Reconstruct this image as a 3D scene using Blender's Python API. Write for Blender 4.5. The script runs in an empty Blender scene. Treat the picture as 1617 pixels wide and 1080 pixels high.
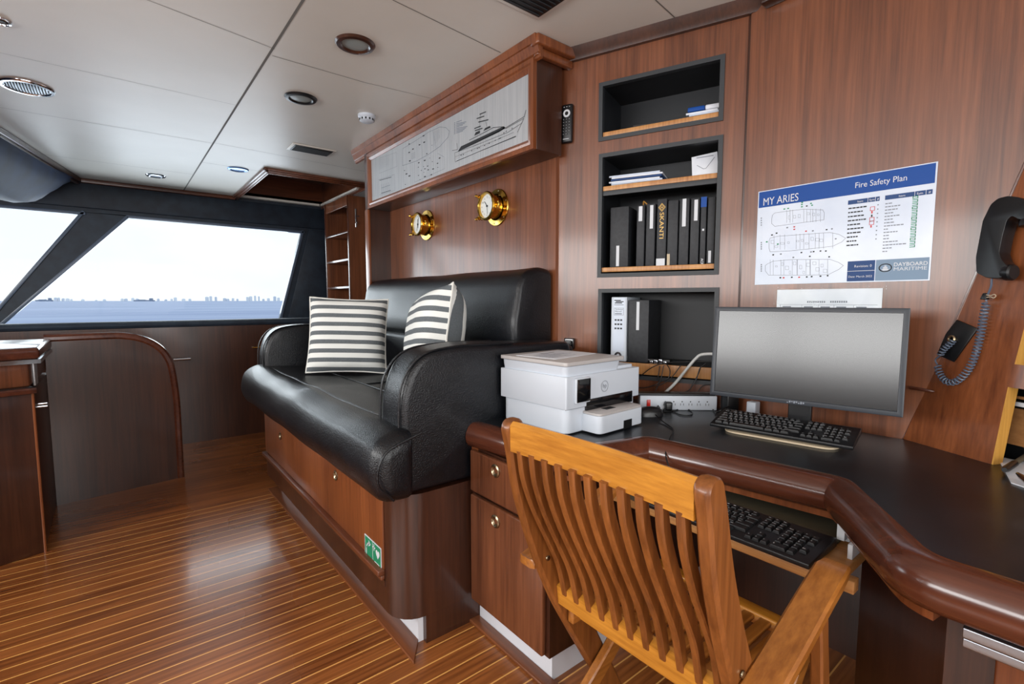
import bpy, bmesh, math, random
from mathutils import Matrix, Vector, noise
random.seed(7)
S = bpy.context.scene
COL = S.collection
PI = math.pi
# ------------------------------------------------------------------ camera
F_PX = 776.0; EYE = 1.22
YAW = math.atan(624/778.7); PITCH = math.atan(65/776)
cd = bpy.data.cameras.new('camera'); cam = bpy.data.objects.new('camera', cd); COL.objects.link(cam)
cd.sensor_width = 36; cd.lens = F_PX/1617*36; cd.clip_start = .05; cd.clip_end = 60000
cam.location = (0, 0, EYE); cam.rotation_euler = (PI/2-PITCH, 0, -YAW)
S.camera = cam
# ------------------------------------------------------------------ world / light
S.view_settings.view_transform = 'Standard'; S.view_settings.look = 'None'
S.view_settings.gamma = 1; S.view_settings.use_curve_mapping = False
S.view_settings.exposure = 0.35
S.cycles.use_denoising = True
S.cycles.max_bounces = 8; S.cycles.diffuse_bounces = 5; S.cycles.glossy_bounces = 4
S.cycles.sample_clamp_indirect = 6
W = bpy.data.worlds.new('sky'); S.world = W; W.use_nodes = True
nt = W.node_tree; nt.nodes.clear()
out = nt.nodes.new('ShaderNodeOutputWorld'); bg = nt.nodes.new('ShaderNodeBackground')
tc = nt.nodes.new('ShaderNodeTexCoord'); sep = nt.nodes.new('ShaderNodeSeparateXYZ')
ramp = nt.nodes.new('ShaderNodeValToRGB'); nz = nt.nodes.new('ShaderNodeTexNoise')
mix = nt.nodes.new('ShaderNodeMixRGB'); mp = nt.nodes.new('ShaderNodeMapping')
mp.inputs['Scale'].default_value = (1, 1, 2.5)
nz.inputs['Scale'].default_value = 3.0; nz.inputs['Detail'].default_value = 5
ramp.color_ramp.elements[0].position = 0.0; ramp.color_ramp.elements[0].color = (.80, .86, .90, 1)
ramp.color_ramp.elements[1].position = 0.35; ramp.color_ramp.elements[1].color = (.80, .88, .97, 1)
cr2 = nt.nodes.new('ShaderNodeValToRGB')
cr2.color_ramp.elements[0].position = .40; cr2.color_ramp.elements[0].color = (0, 0, 0, 1)
cr2.color_ramp.elements[1].position = .7; cr2.color_ramp.elements[1].color = (1, 1, 1, 1)
mix.inputs[2].default_value = (.93, .95, .97, 1)
L = nt.links.new
L(tc.outputs['Generated'], sep.inputs[0]); L(sep.outputs['Z'], ramp.inputs[0])
L(tc.outputs['Generated'], mp.inputs[0]); L(mp.outputs[0], nz.inputs['Vector'])
L(nz.outputs['Fac'], cr2.inputs[0]); L(cr2.outputs[0], mix.inputs[0]); L(ramp.outputs[0], mix.inputs[1])
L(mix.outputs[0], bg.inputs['Color']); bg.inputs['Strength'].default_value = 1.0
L(bg.outputs[0], out.inputs[0])

def area(name, loc, rot, sx, sy, power, col=(.93, .97, 1.0)):
    l = bpy.data.lights.new(name, 'AREA'); l.shape = 'RECTANGLE'; l.size = sx; l.size_y = sy
    l.energy = power; l.color = col
    o = bpy.data.objects.new(name, l); COL.objects.link(o); o.location = loc; o.rotation_euler = rot
    return o
# daylight entering by the side windows, the aft door glazing and the windscreen
area('daylight_side_windows', (-2.93, 1.7, 1.68), (0, -PI/2, 0), .80, 5.6, 135, (1, .99, .975))
area('daylight_aft_glazing', (-.3, -1.93, 1.35), (PI/2, 0, 0), 3.6, 1.5, 72, (1, .985, .96))
area('daylight_windscreen', (-.3, 6.52, 1.55), (-PI/2, 0, 0), 4.0, .95, 48, (.86, .93, 1))

# ------------------------------------------------------------------ camera ray helpers (pixel of the photo -> point on a surface)
_F = Vector((math.sin(YAW)*math.cos(PITCH), math.cos(YAW)*math.cos(PITCH), -math.sin(PITCH)))
_R = Vector((math.cos(YAW), -math.sin(YAW), 0)); _U = _R.cross(_F); _C = Vector((0, 0, EYE))
def ray(x, y): return _F*F_PX+_R*(x-808.5)+_U*(540-y)
def px(x, y, ax, v):
    d = ray(x, y); return _C+d*((v-_C[ax])/d[ax])
def on(fr, x, y, w=0.0):
    """pixel -> (u, v) in a wall frame"""
    n = fr.col[2].to_3d(); o = fr.translation+n*w; d = ray(x, y)
    p = _C+d*((o-_C).dot(n)/d.dot(n)); q = fr.inverted() @ p
    return (q.x, q.y)
def frame(o, r, u):
    r = Vector(r).normalized(); u = Vector(u).normalized(); n = r.cross(u).normalized(); u = n.cross(r)
    m = Matrix((r, u, n)).transposed().to_4x4(); m.translation = Vector(o); return m

# ------------------------------------------------------------------ materials
def s2l(c):
    return tuple(((v/255)/12.92 if v/255 <= .04045 else ((v/255+.055)/1.055)**2.4) for v in c)+(1,)
def base(name, col, rough=.5, metal=0, coat=0, spec=.5):
    m = bpy.data.materials.new(name); m.use_nodes = True; b = m.node_tree.nodes['Principled BSDF']
    b.inputs['Base Color'].default_value = s2l(col); b.inputs['Roughness'].default_value = rough
    b.inputs['Metallic'].default_value = metal; b.inputs['Coat Weight'].default_value = coat
    b.inputs['Coat Roughness'].default_value = .12; b.inputs['Specular IOR Level'].default_value = spec
    return m, b
def noisy(name, c1, c2, scale=(8, 8, 8), rough=.5, metal=0, coat=0, bump=0, bscale=200, detail=4, spec=.5, lo=.35, hi=.65):
    m, b = base(name, c1, rough, metal, coat, spec); t = m.node_tree; N = t.nodes.new; K = t.links.new
    tc = N('ShaderNodeTexCoord'); mp = N('ShaderNodeMapping'); mp.inputs['Scale'].default_value = scale
    nz = N('ShaderNodeTexNoise'); nz.inputs['Scale'].default_value = 1; nz.inputs['Detail'].default_value = detail
    r = N('ShaderNodeValToRGB'); r.color_ramp.elements[0].color = s2l(c1); r.color_ramp.elements[1].color = s2l(c2)
    r.color_ramp.elements[0].position = lo; r.color_ramp.elements[1].position = hi
    K(tc.outputs['Object'], mp.inputs[0]); K(mp.outputs[0], nz.inputs['Vector']); K(nz.outputs['Fac'], r.inputs[0])
    K(r.outputs[0], b.inputs['Base Color'])
    if bump:
        n2 = N('ShaderNodeTexNoise'); n2.inputs['Scale'].default_value = bscale; n2.inputs['Detail'].default_value = 2
        bp = N('ShaderNodeBump'); bp.inputs['Strength'].default_value = bump; bp.inputs['Distance'].default_value = .002
        K(tc.outputs['Object'], n2.inputs['Vector']); K(n2.outputs['Fac'], bp.inputs['Height']); K(bp.outputs[0], b.inputs['Normal'])
    return m
def wood(name, c1, c2, axis=2, grain=90, rough=.32, coat=.35, stretch=1.6, c3=None):
    m, b = base(name, c1, rough, 0, coat); t = m.node_tree; N = t.nodes.new; K = t.links.new
    tc = N('ShaderNodeTexCoord'); mp = N('ShaderNodeMapping'); sc = [grain]*3; sc[axis] = stretch*1.6
    mp.inputs['Scale'].default_value = sc
    nz = N('ShaderNodeTexNoise'); nz.inputs['Scale'].default_value = 1; nz.inputs['Detail'].default_value = 5; nz.inputs['Roughness'].default_value = .65
    mp2 = N('ShaderNodeMapping'); s2 = [9]*3; s2[axis] = .7; mp2.inputs['Scale'].default_value = s2
    n2 = N('ShaderNodeTexNoise'); n2.inputs['Scale'].default_value = 1; n2.inputs['Detail'].default_value = 3; n2.inputs['Distortion'].default_value = .4
    ad = N('ShaderNodeMath'); ad.operation = 'MULTIPLY_ADD'; ad.inputs[1].default_value = .5
    ml = N('ShaderNodeMath'); ml.operation = 'MULTIPLY'; ml.inputs[1].default_value = .5
    r = N('ShaderNodeValToRGB'); e = r.color_ramp.elements
    e[0].position = .36; e[0].color = s2l(c1); e[1].position = .64; e[1].color = s2l(c2)
    K(tc.outputs['Object'], mp.inputs[0]); K(tc.outputs['Object'], mp2.inputs[0])
    K(mp.outputs[0], nz.inputs['Vector']); K(mp2.outputs[0], n2.inputs['Vector'])
    K(nz.outputs['Fac'], ml.inputs[0]); K(n2.outputs['Fac'], ad.inputs[0]); K(ml.outputs[0], ad.inputs[2])
    K(ad.outputs[0], r.inputs[0]); K(r.outputs[0], b.inputs['Base Color'])
    bp = N('ShaderNodeBump'); bp.inputs['Strength'].default_value = .05; bp.inputs['Distance'].default_value = .001
    K(nz.outputs['Fac'], bp.inputs['Height']); K(bp.outputs[0], b.inputs['Normal'])
    return m
M = {}
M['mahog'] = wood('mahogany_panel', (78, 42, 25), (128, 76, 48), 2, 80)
M['mahog_y'] = wood('mahogany_lengthwise', (70, 36, 21), (112, 62, 38), 1, 80)
M['mahog_x'] = wood('mahogany_crosswise', (70, 36, 21), (112, 62, 38), 0, 80)
M['mahog_d'] = wood('dark_shaded_mahogany', (42, 21, 13), (72, 40, 26), 2, 70)  # own dark tone, deepened to include backlit shade on forward and lower woodwork
M['mahog_o'] = wood('orange_mahogany', (92, 46, 22), (138, 78, 42), 2, 85)
M['nosing'] = wood('polished_nosing_wood', (64, 31, 20), (94, 50, 33), 1, 50, .22, .5)
M['oak'] = wood('light_oak_edge', (150, 96, 50), (200, 146, 86), 1, 90, .45, .1)
M['ply'] = wood('raw_yellow_wood', (170, 118, 40), (214, 162, 76), 2, 60, .6, 0)
M['tanwood'] = wood('tan_drawer_wood', (150, 98, 54), (192, 138, 86), 1, 60, .5, 0)
M['teak_y'] = wood('golden_teak_crosswise', (150, 90, 22), (202, 138, 50), 1, 110, .35, .25, 5)
M['teak_z'] = wood('brown_teak_upright', (96, 52, 19), (148, 88, 40), 2, 70, .38, .2)
M['teak_x'] = wood('golden_teak_lengthwise', (126, 72, 24), (176, 112, 48), 0, 80, .35, .25)
M['kerb'] = wood('floor_border_wood', (96, 52, 28), (134, 78, 44), 1, 60, .35, .2)
M['leather'] = noisy('black_grained_leather', (10, 12, 16), (17, 19, 24), (12, 12, 12), .31, 0, .12, .8, 240, spec=.38)
M['padding'] = noisy('dark_blue_grey_padding', (22, 31, 43), (33, 45, 58), (10, 60, 10), .55, 0, 0, .25, 300)
M['bluevinyl'] = noisy('blue_padded_vinyl', (4, 26, 56), (8, 40, 78), (6, 6, 6), .65, 0, 0, .2, 250)
M['ceiling'] = noisy('cream_ceiling_vinyl', (214, 210, 201), (220, 216, 207), (2, 2, 2), .38, 0, 0, .08, 500)
M['white'], _ = base('white_plastic', (196, 203, 212), .4)
M['whitekick'], _ = base('white_laminate', (214, 216, 222), .4)
M['greyplastic'], _ = base('warm_grey_plastic', (178, 174, 172), .4)
M['paper'] = noisy('white_paper', (214, 218, 226), (228, 231, 236), (9, 9, 9), .6)
M['black'] = noisy('black_plastic', (13, 14, 16), (18, 19, 22), (30, 30, 30), .35)
M['gloss_black'], _ = base('glossy_black', (8, 9, 12), .08, 0, .5)
M['key'], _ = base('key_black', (16, 17, 19), .42)
M['mark'], _ = base('white_print', (205, 208, 212), .6)
M['binder'] = noisy('dark_binder_cloth', (30, 32, 36), (40, 42, 46), (60, 60, 60), .55, 0, 0, .2, 600)
M['desktop'] = noisy('black_desk_leather', (16, 19, 23), (27, 31, 37), (7, 7, 7), .33, 0, .12, .12, 500)
M['niche'] = noisy('black_niche_lining', (15, 17, 21), (24, 27, 31), (4, 4, 4), .5)
M['nicheframe'], _ = base('charcoal_frame', (44, 47, 50), .5)
M['brass'] = noisy('polished_brass', (206, 160, 66), (226, 186, 96), (20, 20, 20), .16, 1)
M['dullbrass'], _ = base('dull_ring_metal', (160, 146, 120), .3, 1)
M['chrome'], _ = base('chrome', (210, 214, 220), .12, 1)
M['steel'], _ = base('brushed_aluminium', (170, 176, 184), .35, 1)
M['silver'] = noisy('brushed_silver_plate', (176, 180, 184), (196, 198, 200), (3, 200, 3), .42, .55)
M['ink'], _ = base('black_ink', (26, 28, 32), .6)
M['inkgrey'], _ = base('grey_ink', (120, 126, 136), .6)
M['blue'], _ = base('poster_blue', (4, 66, 142), .5, 0, 0, .3)
M['navy'], _ = base('poster_navy', (34, 66, 116), .5, 0, 0, .3)
M['slate'], _ = base('poster_slate', (120, 142, 164), .5, 0, 0, .3)
M['sheet'] = noisy('laminated_sheet', (190, 200, 216), (206, 214, 226), (5, 5, 5), .35, 0, .15)
M['greenink'], _ = base('green_print', (30, 140, 90), .6)
M['redink'], _ = base('red_print', (200, 60, 60), .6)
M['green'], _ = base('sign_green', (28, 130, 92), .45)
M['gold'], _ = base('gold_print', (196, 158, 84), .4, .3)
M['redswitch'], _ = base('red_rocker_switch', (190, 30, 16), .3)
M['beige'], _ = base('beige_mesh_pad', (188, 172, 146), .7)
M['mesh'], _ = base('dark_mesh_mat', (86, 78, 60), .8)
M['cable'], _ = base('black_cable', (12, 12, 14), .45)
M['whitecable'], _ = base('white_cable', (206, 208, 206), .45)
M['cord'], _ = base('blue_grey_coil_cord', (84, 96, 114), .3)
M['lens'], _ = base('frosted_lens', (150, 158, 156), .3)
M['bluelens'], _ = base('bluish_chrome_lens', (120, 160, 216), .25, .5)
M['dial'], _ = base('silver_dial', (214, 218, 216), .3)
M['screen'], _ = base('monitor_screen', (9, 11, 15), .18, 0, 0, .6)
M['bezel'], _ = base('monitor_bezel', (50, 54, 60), .45)
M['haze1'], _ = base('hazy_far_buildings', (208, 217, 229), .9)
M['haze2'], _ = base('paler_hazy_buildings', (224, 231, 238), .9)  # distance haze is mixed into both building colours
M['ship'], _ = base('far_ship_hull', (120, 136, 160), .9)
M['seam'], _ = base('ceiling_seam', (110, 108, 102), .8)
def pillow_mat():
    m, b = base('striped_cushion_cloth', (225, 226, 222), .85); t = m.node_tree; N = t.nodes.new; K = t.links.new
    tc = N('ShaderNodeTexCoord'); sp = N('ShaderNodeSeparateXYZ'); K(tc.outputs['Object'], sp.inputs[0])
    gt = N('ShaderNodeMath'); gt.operation = 'GREATER_THAN'; gt.inputs[1].default_value = 0; K(sp.outputs['Y'], gt.inputs[0])
    mx = N('ShaderNodeMix'); mx.data_type = 'FLOAT'; K(gt.outputs[0], mx.inputs[0]); K(sp.outputs['Z'], mx.inputs[2]); K(sp.outputs['X'], mx.inputs[3])
    ad = N('ShaderNodeMath'); ad.operation = 'MULTIPLY_ADD'; ad.inputs[1].default_value = 1/.0515; ad.inputs[2].default_value = 10.26; K(mx.outputs[0], ad.inputs[0])
    fr = N('ShaderNodeMath'); fr.operation = 'FRACT'; K(ad.outputs[0], fr.inputs[0])
    lt = N('ShaderNodeMath'); lt.operation = 'LESS_THAN'; lt.inputs[1].default_value = .47; K(fr.outputs[0], lt.inputs[0])
    nz = N('ShaderNodeTexNoise'); nz.inputs['Scale'].default_value = 260; K(tc.outputs['Object'], nz.inputs['Vector'])
    cr = N('ShaderNodeValToRGB'); cr.color_ramp.elements[0].color = s2l((70, 76, 80)); cr.color_ramp.elements[1].color = s2l((112, 118, 122)); K(nz.outputs['Fac'], cr.inputs[0])
    mc = N('ShaderNodeMixRGB'); K(lt.outputs[0], mc.inputs[0]); mc.inputs[1].default_value = s2l((224, 226, 222)); K(cr.outputs[0], mc.inputs[2])
    K(mc.outputs[0], b.inputs['Base Color'])
    bp = N('ShaderNodeBump'); bp.inputs['Strength'].default_value = .3; bp.inputs['Distance'].default_value = .001; K(nz.outputs['Fac'], bp.inputs['Height']); K(bp.outputs[0], b.inputs['Normal'])
    return m
M['pillow'] = pillow_mat()
M['pipe'], _ = base('white_cushion_seam', (214, 214, 208), .85)
def floor_mat():
    m, b = base('teak_and_holly_floor', (110, 60, 35), .24, 0, .25); t = m.node_tree; N = t.nodes.new; K = t.links.new
    tc = N('ShaderNodeTexCoord'); sp = N('ShaderNodeSeparateXYZ'); K(tc.outputs['Object'], sp.inputs[0])
    def math_(op, a, bv=None, c=None):
        n = N('ShaderNodeMath'); n.operation = op
        for i, v in enumerate((a, bv, c)):
            if v is None: continue
            if isinstance(v, (int, float)): n.inputs[i].default_value = v
            else: K(v, n.inputs[i])
        return n.outputs[0]
    q = math_('MULTIPLY_ADD', sp.outputs['Y'], 1/.0663, 100-2.187/.0663+.04)
    fr = math_('FRACT', q); fl = math_('FLOOR', q)
    line = math_('LESS_THAN', fr, .075)
    near = math_('LESS_THAN', sp.outputs['Y'], 3.36)
    ln = math_('MULTIPLY', line, near)
    wn = N('ShaderNodeTexWhiteNoise'); wn.noise_dimensions = '1D'; K(fl, wn.inputs['W'])
    mp = N('ShaderNodeMapping'); mp.inputs['Scale'].default_value = (3, 70, 1); K(tc.outputs['Object'], mp.inputs[0])
    nz = N('ShaderNodeTexNoise'); nz.inputs['Scale'].default_value = 1; nz.inputs['Detail'].default_value = 5; K(mp.outputs[0], nz.inputs['Vector'])
    n2 = N('ShaderNodeTexNoise'); n2.inputs['Scale'].default_value = 1.6; K(tc.outputs['Object'], n2.inputs['Vector'])
    a1 = math_('MULTIPLY_ADD', nz.outputs['Fac'], .6, 0); a2 = math_('MULTIPLY_ADD', wn.outputs['Value'], .14, a1); a3 = math_('MULTIPLY_ADD', n2.outputs['Fac'], .26, a2)
    r = N('ShaderNodeValToRGB'); e = r.color_ramp.elements; e[0].position = .36; e[0].color = s2l((100, 52, 22)); e[1].position = .68; e[1].color = s2l((166, 100, 50)); K(a3, r.inputs[0])
    mc = N('ShaderNodeMixRGB'); K(ln, mc.inputs[0]); K(r.outputs[0], mc.inputs[1]); mc.inputs[2].default_value = s2l((226, 168, 92))
    K(mc.outputs[0], b.inputs['Base Color'])
    rr = math_('MULTIPLY_ADD', n2.outputs['Fac'], .16, .20); K(rr, b.inputs['Roughness'])
    return m
M['floor'] = floor_mat()
def sea_mat():
    m, b = base('sea_water', (120, 142, 186), .5); t = m.node_tree; N = t.nodes.new; K = t.links.new
    tc = N('ShaderNodeTexCoord'); mp = N('ShaderNodeMapping'); mp.inputs['Scale'].default_value = (.004, .012, 1); mp.inputs['Rotation'].default_value = (0, 0, -.5)
    nz = N('ShaderNodeTexNoise'); nz.inputs['Scale'].default_value = 1; nz.inputs['Detail'].default_value = 8; nz.inputs['Roughness'].default_value = .7
    K(tc.outputs['Object'], mp.inputs[0]); K(mp.outputs[0], nz.inputs['Vector'])
    r = N('ShaderNodeValToRGB'); e = r.color_ramp.elements; e[0].position = .35; e[0].color = s2l((104, 128, 176)); e[1].position = .7; e[1].color = s2l((158, 178, 210)); K(nz.outputs['Fac'], r.inputs[0])
    K(r.outputs[0], b.inputs['Base Color']); return m
M['sea'] = sea_mat()
def glass_mat():
    m = bpy.data.materials.new('window_glass'); m.use_nodes = True; t = m.node_tree; t.nodes.clear(); N = t.nodes.new; K = t.links.new
    o = N('ShaderNodeOutputMaterial'); mx = N('ShaderNodeMixShader'); tr = N('ShaderNodeBsdfTransparent'); gl = N('ShaderNodeBsdfGlossy'); fr = N('ShaderNodeFresnel')
    gl.inputs['Roughness'].default_value = .02; fr.inputs['IOR'].default_value = 1.12; tr.inputs['Color'].default_value = (.97, .985, .98, 1)
    K(fr.outputs[0], mx.inputs[0]); K(tr.outputs[0], mx.inputs[1]); K(gl.outputs[0], mx.inputs[2]); K(mx.outputs[0], o.inputs[0]); return m
M['glass'] = glass_mat()

# ------------------------------------------------------------------ mesh builder
_txt = {}
def text_mesh(s, bold=False):
    k = (s, bold)
    if k not in _txt:
        c = bpy.data.curves.new('t', 'FONT'); c.body = s; c.size = 1; c.align_x = 'LEFT'; c.resolution_u = 3
        if bold: c.offset = .014
        o = bpy.data.objects.new('t', c); COL.objects.link(o)
        dg = bpy.context.evaluated_depsgraph_get(); me = bpy.data.meshes.new_from_object(o.evaluated_get(dg))
        vs = [v.co.copy() for v in me.vertices]; fs = [tuple(p.vertices) for p in me.polygons]
        bpy.data.objects.remove(o); bpy.data.curves.remove(c); bpy.data.meshes.remove(me)
        _txt[k] = (vs, fs)
    return _txt[k]
class MB:
    def __init__(s, fr=None): s.v = []; s.f = []; s.m = []; s.M = fr or Matrix()
    def add(s, vs, fs, mi=0, M=None):
        n = len(s.v); T = s.M @ M if M is not None else s.M
        s.v += [T @ Vector(v) for v in vs]; s.f += [tuple(i+n for i in f) for f in fs]; s.m += [mi]*len(fs); return s
    def bm(s, b, mi=0, M=None):
        b.verts.ensure_lookup_table(); b.verts.index_update()
        s.add([v.co.copy() for v in b.verts], [[v.index for v in f.verts] for f in b.faces], mi, M); b.free(); return s
    def box(s, a, b, r=0, mi=0, seg=3, M=None):
        a = Vector(a); b = Vector(b); lo = Vector((min(a.x, b.x), min(a.y, b.y), min(a.z, b.z))); hi = Vector((max(a.x, b.x), max(a.y, b.y), max(a.z, b.z)))
        t = bmesh.new(); bmesh.ops.create_cube(t, size=1); bmesh.ops.scale(t, vec=hi-lo, verts=t.verts); bmesh.ops.translate(t, vec=(lo+hi)/2, verts=t.verts)
        if r: bmesh.ops.bevel(t, geom=t.edges[:], offset=min(r, min(hi-lo)*.49), segments=seg, affect='EDGES', profile=.5)
        return s.bm(t, mi, M)
    def quad(s, a, b, c, d, mi=0): return s.add([a, b, c, d], [(0, 1, 2, 3)], mi)
    def prism(s, pts, h0, h1, mi=0, M=None, r=0, seg=2):
        """polygon in local xy, from z=h0 to z=h1"""
        t = bmesh.new(); vs = [t.verts.new((p[0], p[1], h0)) for p in pts]
        f = t.faces.new(vs); e = bmesh.ops.extrude_face_region(t, geom=[f])
        nv = [g for g in e['geom'] if isinstance(g, bmesh.types.BMVert)]
        bmesh.ops.translate(t, vec=(0, 0, h1-h0), verts=nv); bmesh.ops.recalc_face_normals(t, faces=t.faces)
        if r: bmesh.ops.bevel(t, geom=t.edges[:], offset=r, segments=seg, affect='EDGES', profile=.5, clamp_overlap=True)
        return s.bm(t, mi, M)
    def tube(s, pts, r, n=8, mi=0, caps=True, closed=False):
        P = [Vector(p) for p in pts]; R = r if isinstance(r, (list, tuple)) else [r]*len(P); vs = []; fs = []; up = None
        for i, p in enumerate(P):
            if closed: d = P[(i+1) % len(P)]-P[i-1]
            else: d = P[min(i+1, len(P)-1)]-P[max(i-1, 0)]
            d.normalize()
            if up is None:
                up = Vector((0, 0, 1)) if abs(d.z) < .9 else Vector((1, 0, 0))
            x = up.cross(d)
            if x.length < 1e-5: x = Vector((1, 0, 0)).cross(d)
            x.normalize(); y = d.cross(x); up = y
            for k in range(n):
                a = 2*PI*k/n; vs.append(p+x*math.cos(a)*R[i]+y*math.sin(a)*R[i])
        m = len(P)
        for i in range(m if closed else m-1):
            j = (i+1) % m
            for k in range(n): fs.append((i*n+k, i*n+(k+1) % n, j*n+(k+1) % n, j*n+k))
        if caps and not closed: fs.append(tuple(range(n))[::-1]); fs.append(tuple((m-1)*n+k for k in range(n)))
        return s.add(vs, fs, mi)
    def lathe(s, prof, M=None, n=28, mi=0, a0=0, a1=2*PI):
        """prof: (r, z) pairs around local z"""
        vs = []; fs = []; full = abs(a1-a0-2*PI) < 1e-6; k = n if full else n+1
        for r, z in prof:
            for i in range(k):
                a = a0+(a1-a0)*i/n; vs.append((r*math.cos(a), r*math.sin(a), z))
        for j in range(len(prof)-1):
            for i in range(n): fs.append((j*k+i, j*k+(i+1) % k, (j+1)*k+(i+1) % k, (j+1)*k+i))
        return s.add(vs, fs, mi, M)
    def loft(s, rings, mi=0, caps=True, M=None):
        n = len(rings[0]); vs = [p for r in rings for p in r]; fs = []
        for j in range(len(rings)-1):
            for i in range(n): fs.append((j*n+i, j*n+(i+1) % n, (j+1)*n+(i+1) % n, (j+1)*n+i))
        if caps: fs.append(tuple(range(n))[::-1]); fs.append(tuple((len(rings)-1)*n+i for i in range(n)))
        return s.add(vs, fs, mi, M)
    def text(s, t, x, y, size, z=.0012, mi=0, rot=0, bold=False, width=None, M=None):
        vs, fs = text_mesh(t, bold)
        sx = size
        if width: w = max(v.x for v in vs); sx = width/w
        T = Matrix.Translation((x, y, z)) @ Matrix.Rotation(rot, 4, 'Z') @ Matrix.Diagonal((sx, size, 1, 1))
        return s.add(vs, fs, mi, (M @ T) if M is not None else T)
    def line(s, pts, w, z=.001, mi=0, closed=False):
        P = [Vector((p[0], p[1], 0)) for p in pts]
        if closed: P.append(P[0])
        for a, b in zip(P, P[1:]):
            d = b-a
            if d.length < 1e-6: continue
            d.normalize(); nn = Vector((-d.y, d.x, 0))*w/2
            vs = [a-nn-d*w/2, b-nn+d*w/2, b+nn+d*w/2, a+nn-d*w/2]
            s.add([(v.x, v.y, z) for v in vs], [(0, 1, 2, 3)], mi)
        return s
    def rect(s, x0, y0, x1, y1, z=.0008, mi=0): return s.add([(x0, y0, z), (x1, y0, z), (x1, y1, z), (x0, y1, z)], [(0, 1, 2, 3)], mi)
    def build(s, name, mats, parent=None, ang=35, fix=True):
        me = bpy.data.meshes.new(name); inv = wm(parent).inverted() if parent else Matrix()
        me.from_pydata([inv @ v for v in s.v], [], s.f)
        if not isinstance(mats, (list, tuple)): mats = [mats]
        for m in mats: me.materials.append(M[m] if isinstance(m, str) else m)
        for p, mi in zip(me.polygons, s.m): p.material_index = mi; p.use_smooth = True
        me.validate(); me.update()
        if fix:
            b = bmesh.new(); b.from_mesh(me); bmesh.ops.recalc_face_normals(b, faces=b.faces); b.to_mesh(me); b.free()
        me.set_sharp_from_angle(angle=math.radians(ang))
        o = bpy.data.objects.new(name, me); COL.objects.link(o)
        if parent: o.parent = parent
        return o
def wm(o):
    m = o.matrix_basis.copy()
    return wm(o.parent) @ m if o.parent else m
def tag(o, label=None, cat=None, group=None, kind=None):
    for k, v in (('label', label), ('category', cat), ('group', group), ('kind', kind)):
        if v: o[k] = v
    return o
def thing(name, label, cat, loc=(0, 0, 0), rz=0, group=None, mat=None):
    o = bpy.data.objects.new(name, None); COL.objects.link(o); o.empty_display_size = .05
    if mat is not None: o.matrix_basis = mat
    else: o.matrix_basis = Matrix.Translation(Vector(loc)) @ Matrix.Rotation(rz, 4, 'Z')
    return tag(o, label, cat, group)
def struct(o): return tag(o, kind='structure')
def T(*a): return Matrix.Translation(Vector(a))
def RX(a): return Matrix.Rotation(a, 4, 'X')
def RY(a): return Matrix.Rotation(a, 4, 'Y')
def RZ(a): return Matrix.Rotation(a, 4, 'Z')
def smooth_path(pts, n=6):
    P = [Vector(p) for p in pts]; P = [P[0]*2-P[1]]+P+[P[-1]*2-P[-2]]; o = []
    for i in range(1, len(P)-2):
        for k in range(n):
            t = k/n; a, b, c, d = P[i-1], P[i], P[i+1], P[i+2]
            o.append(.5*((2*b)+(c-a)*t+(2*a-5*b+4*c-d)*t*t+(3*b-a-3*c+d)*t**3))
    o.append(P[-2]); return o
def copy_tree(o, parent=None):
    c = o.copy(); COL.objects.link(c); c.parent = parent
    for ch in list(o.children): copy_tree(ch, c)
    return c

# ------------------------------------------------------------------ key dimensions
CZ = 2.38            # ceiling
XW = 1.68            # settee wall
XP = 1.98            # poster wall
WS = frame((XW, 0, 0), (0, -1, 0), (0, 0, 1))                       # settee wall frame: u=-Y, v=Z, w=-X
WN = frame((1.70, 1.757, 0), (.35507, -.93484, 0), (0, 0, 1))       # angled shelf wall
WP = frame((XP, 0, 0), (0, -1, 0), (0, 0, 1))                       # poster wall

# ================================================================== THE SETTING
struct(MB().box((-2.9, -1.9, -.06), (2.4, 5.02, 0)).build('floor', 'floor'))
# ceiling with a hatch opening
HX0, HX1, HY0, HY1 = 1.09, 2.03, 4.80, 6.26
mb = MB()
for a, b in (((-2.9, -1.9), (HX0, 6.5)), ((HX1, -1.9), (2.4, 6.5)), ((HX0, -1.9), (HX1, HY0)), ((HX0, HY1), (HX1, 6.5))):
    mb.box((a[0], a[1], CZ), (b[0], b[1], CZ+.05))
struct(mb.build('ceiling', 'ceiling'))
mb = MB()
def cseam(p, q, w=.006, mi=0):
    a = px(*p, 2, CZ-.0008); b = px(*q, 2, CZ-.0008); d = (b-a).normalized(); n = Vector((-d.y, d.x, 0))*w/2
    mb.add([a-n, b-n, b+n, a+n], [(0, 1, 2, 3)], mi)
for X0, Y0, X1, Y1, w in ((.635, -1.8, .61, 6.4, .011), (-2.8, 1.86, .63, 2.6-.06, .003), (-2.8, 3.36, .61, 3.39, .002), (-2.8, 4.35, .61, 4.3, .003),
                          (.63, 2.62, 1.30, 3.155, .0), (-2.8, 5.5, .61, 5.45, .003), (.61, 4.93, 1.08, 4.95, .003)):
    if w:
        d = Vector((X1-X0, Y1-Y0, 0)).normalized(); n = Vector((-d.y, d.x, 0))*w/2; a = Vector((X0, Y0, CZ-.0008)); b = Vector((X1, Y1, CZ-.0008))
        mb.add([a-n, b-n, b+n, a+n], [(0, 1, 2, 3)], 0)
cseam((430, 88), (575, 130), .004); cseam((575, 130), (700, 160), .003); cseam((620, 0), (790, 83), .004); cseam((335, 225), (600, 275), .003); cseam((1035, 0), (1079, 40), .005)
struct(mb.build('trim_1', 'seam'))
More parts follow.
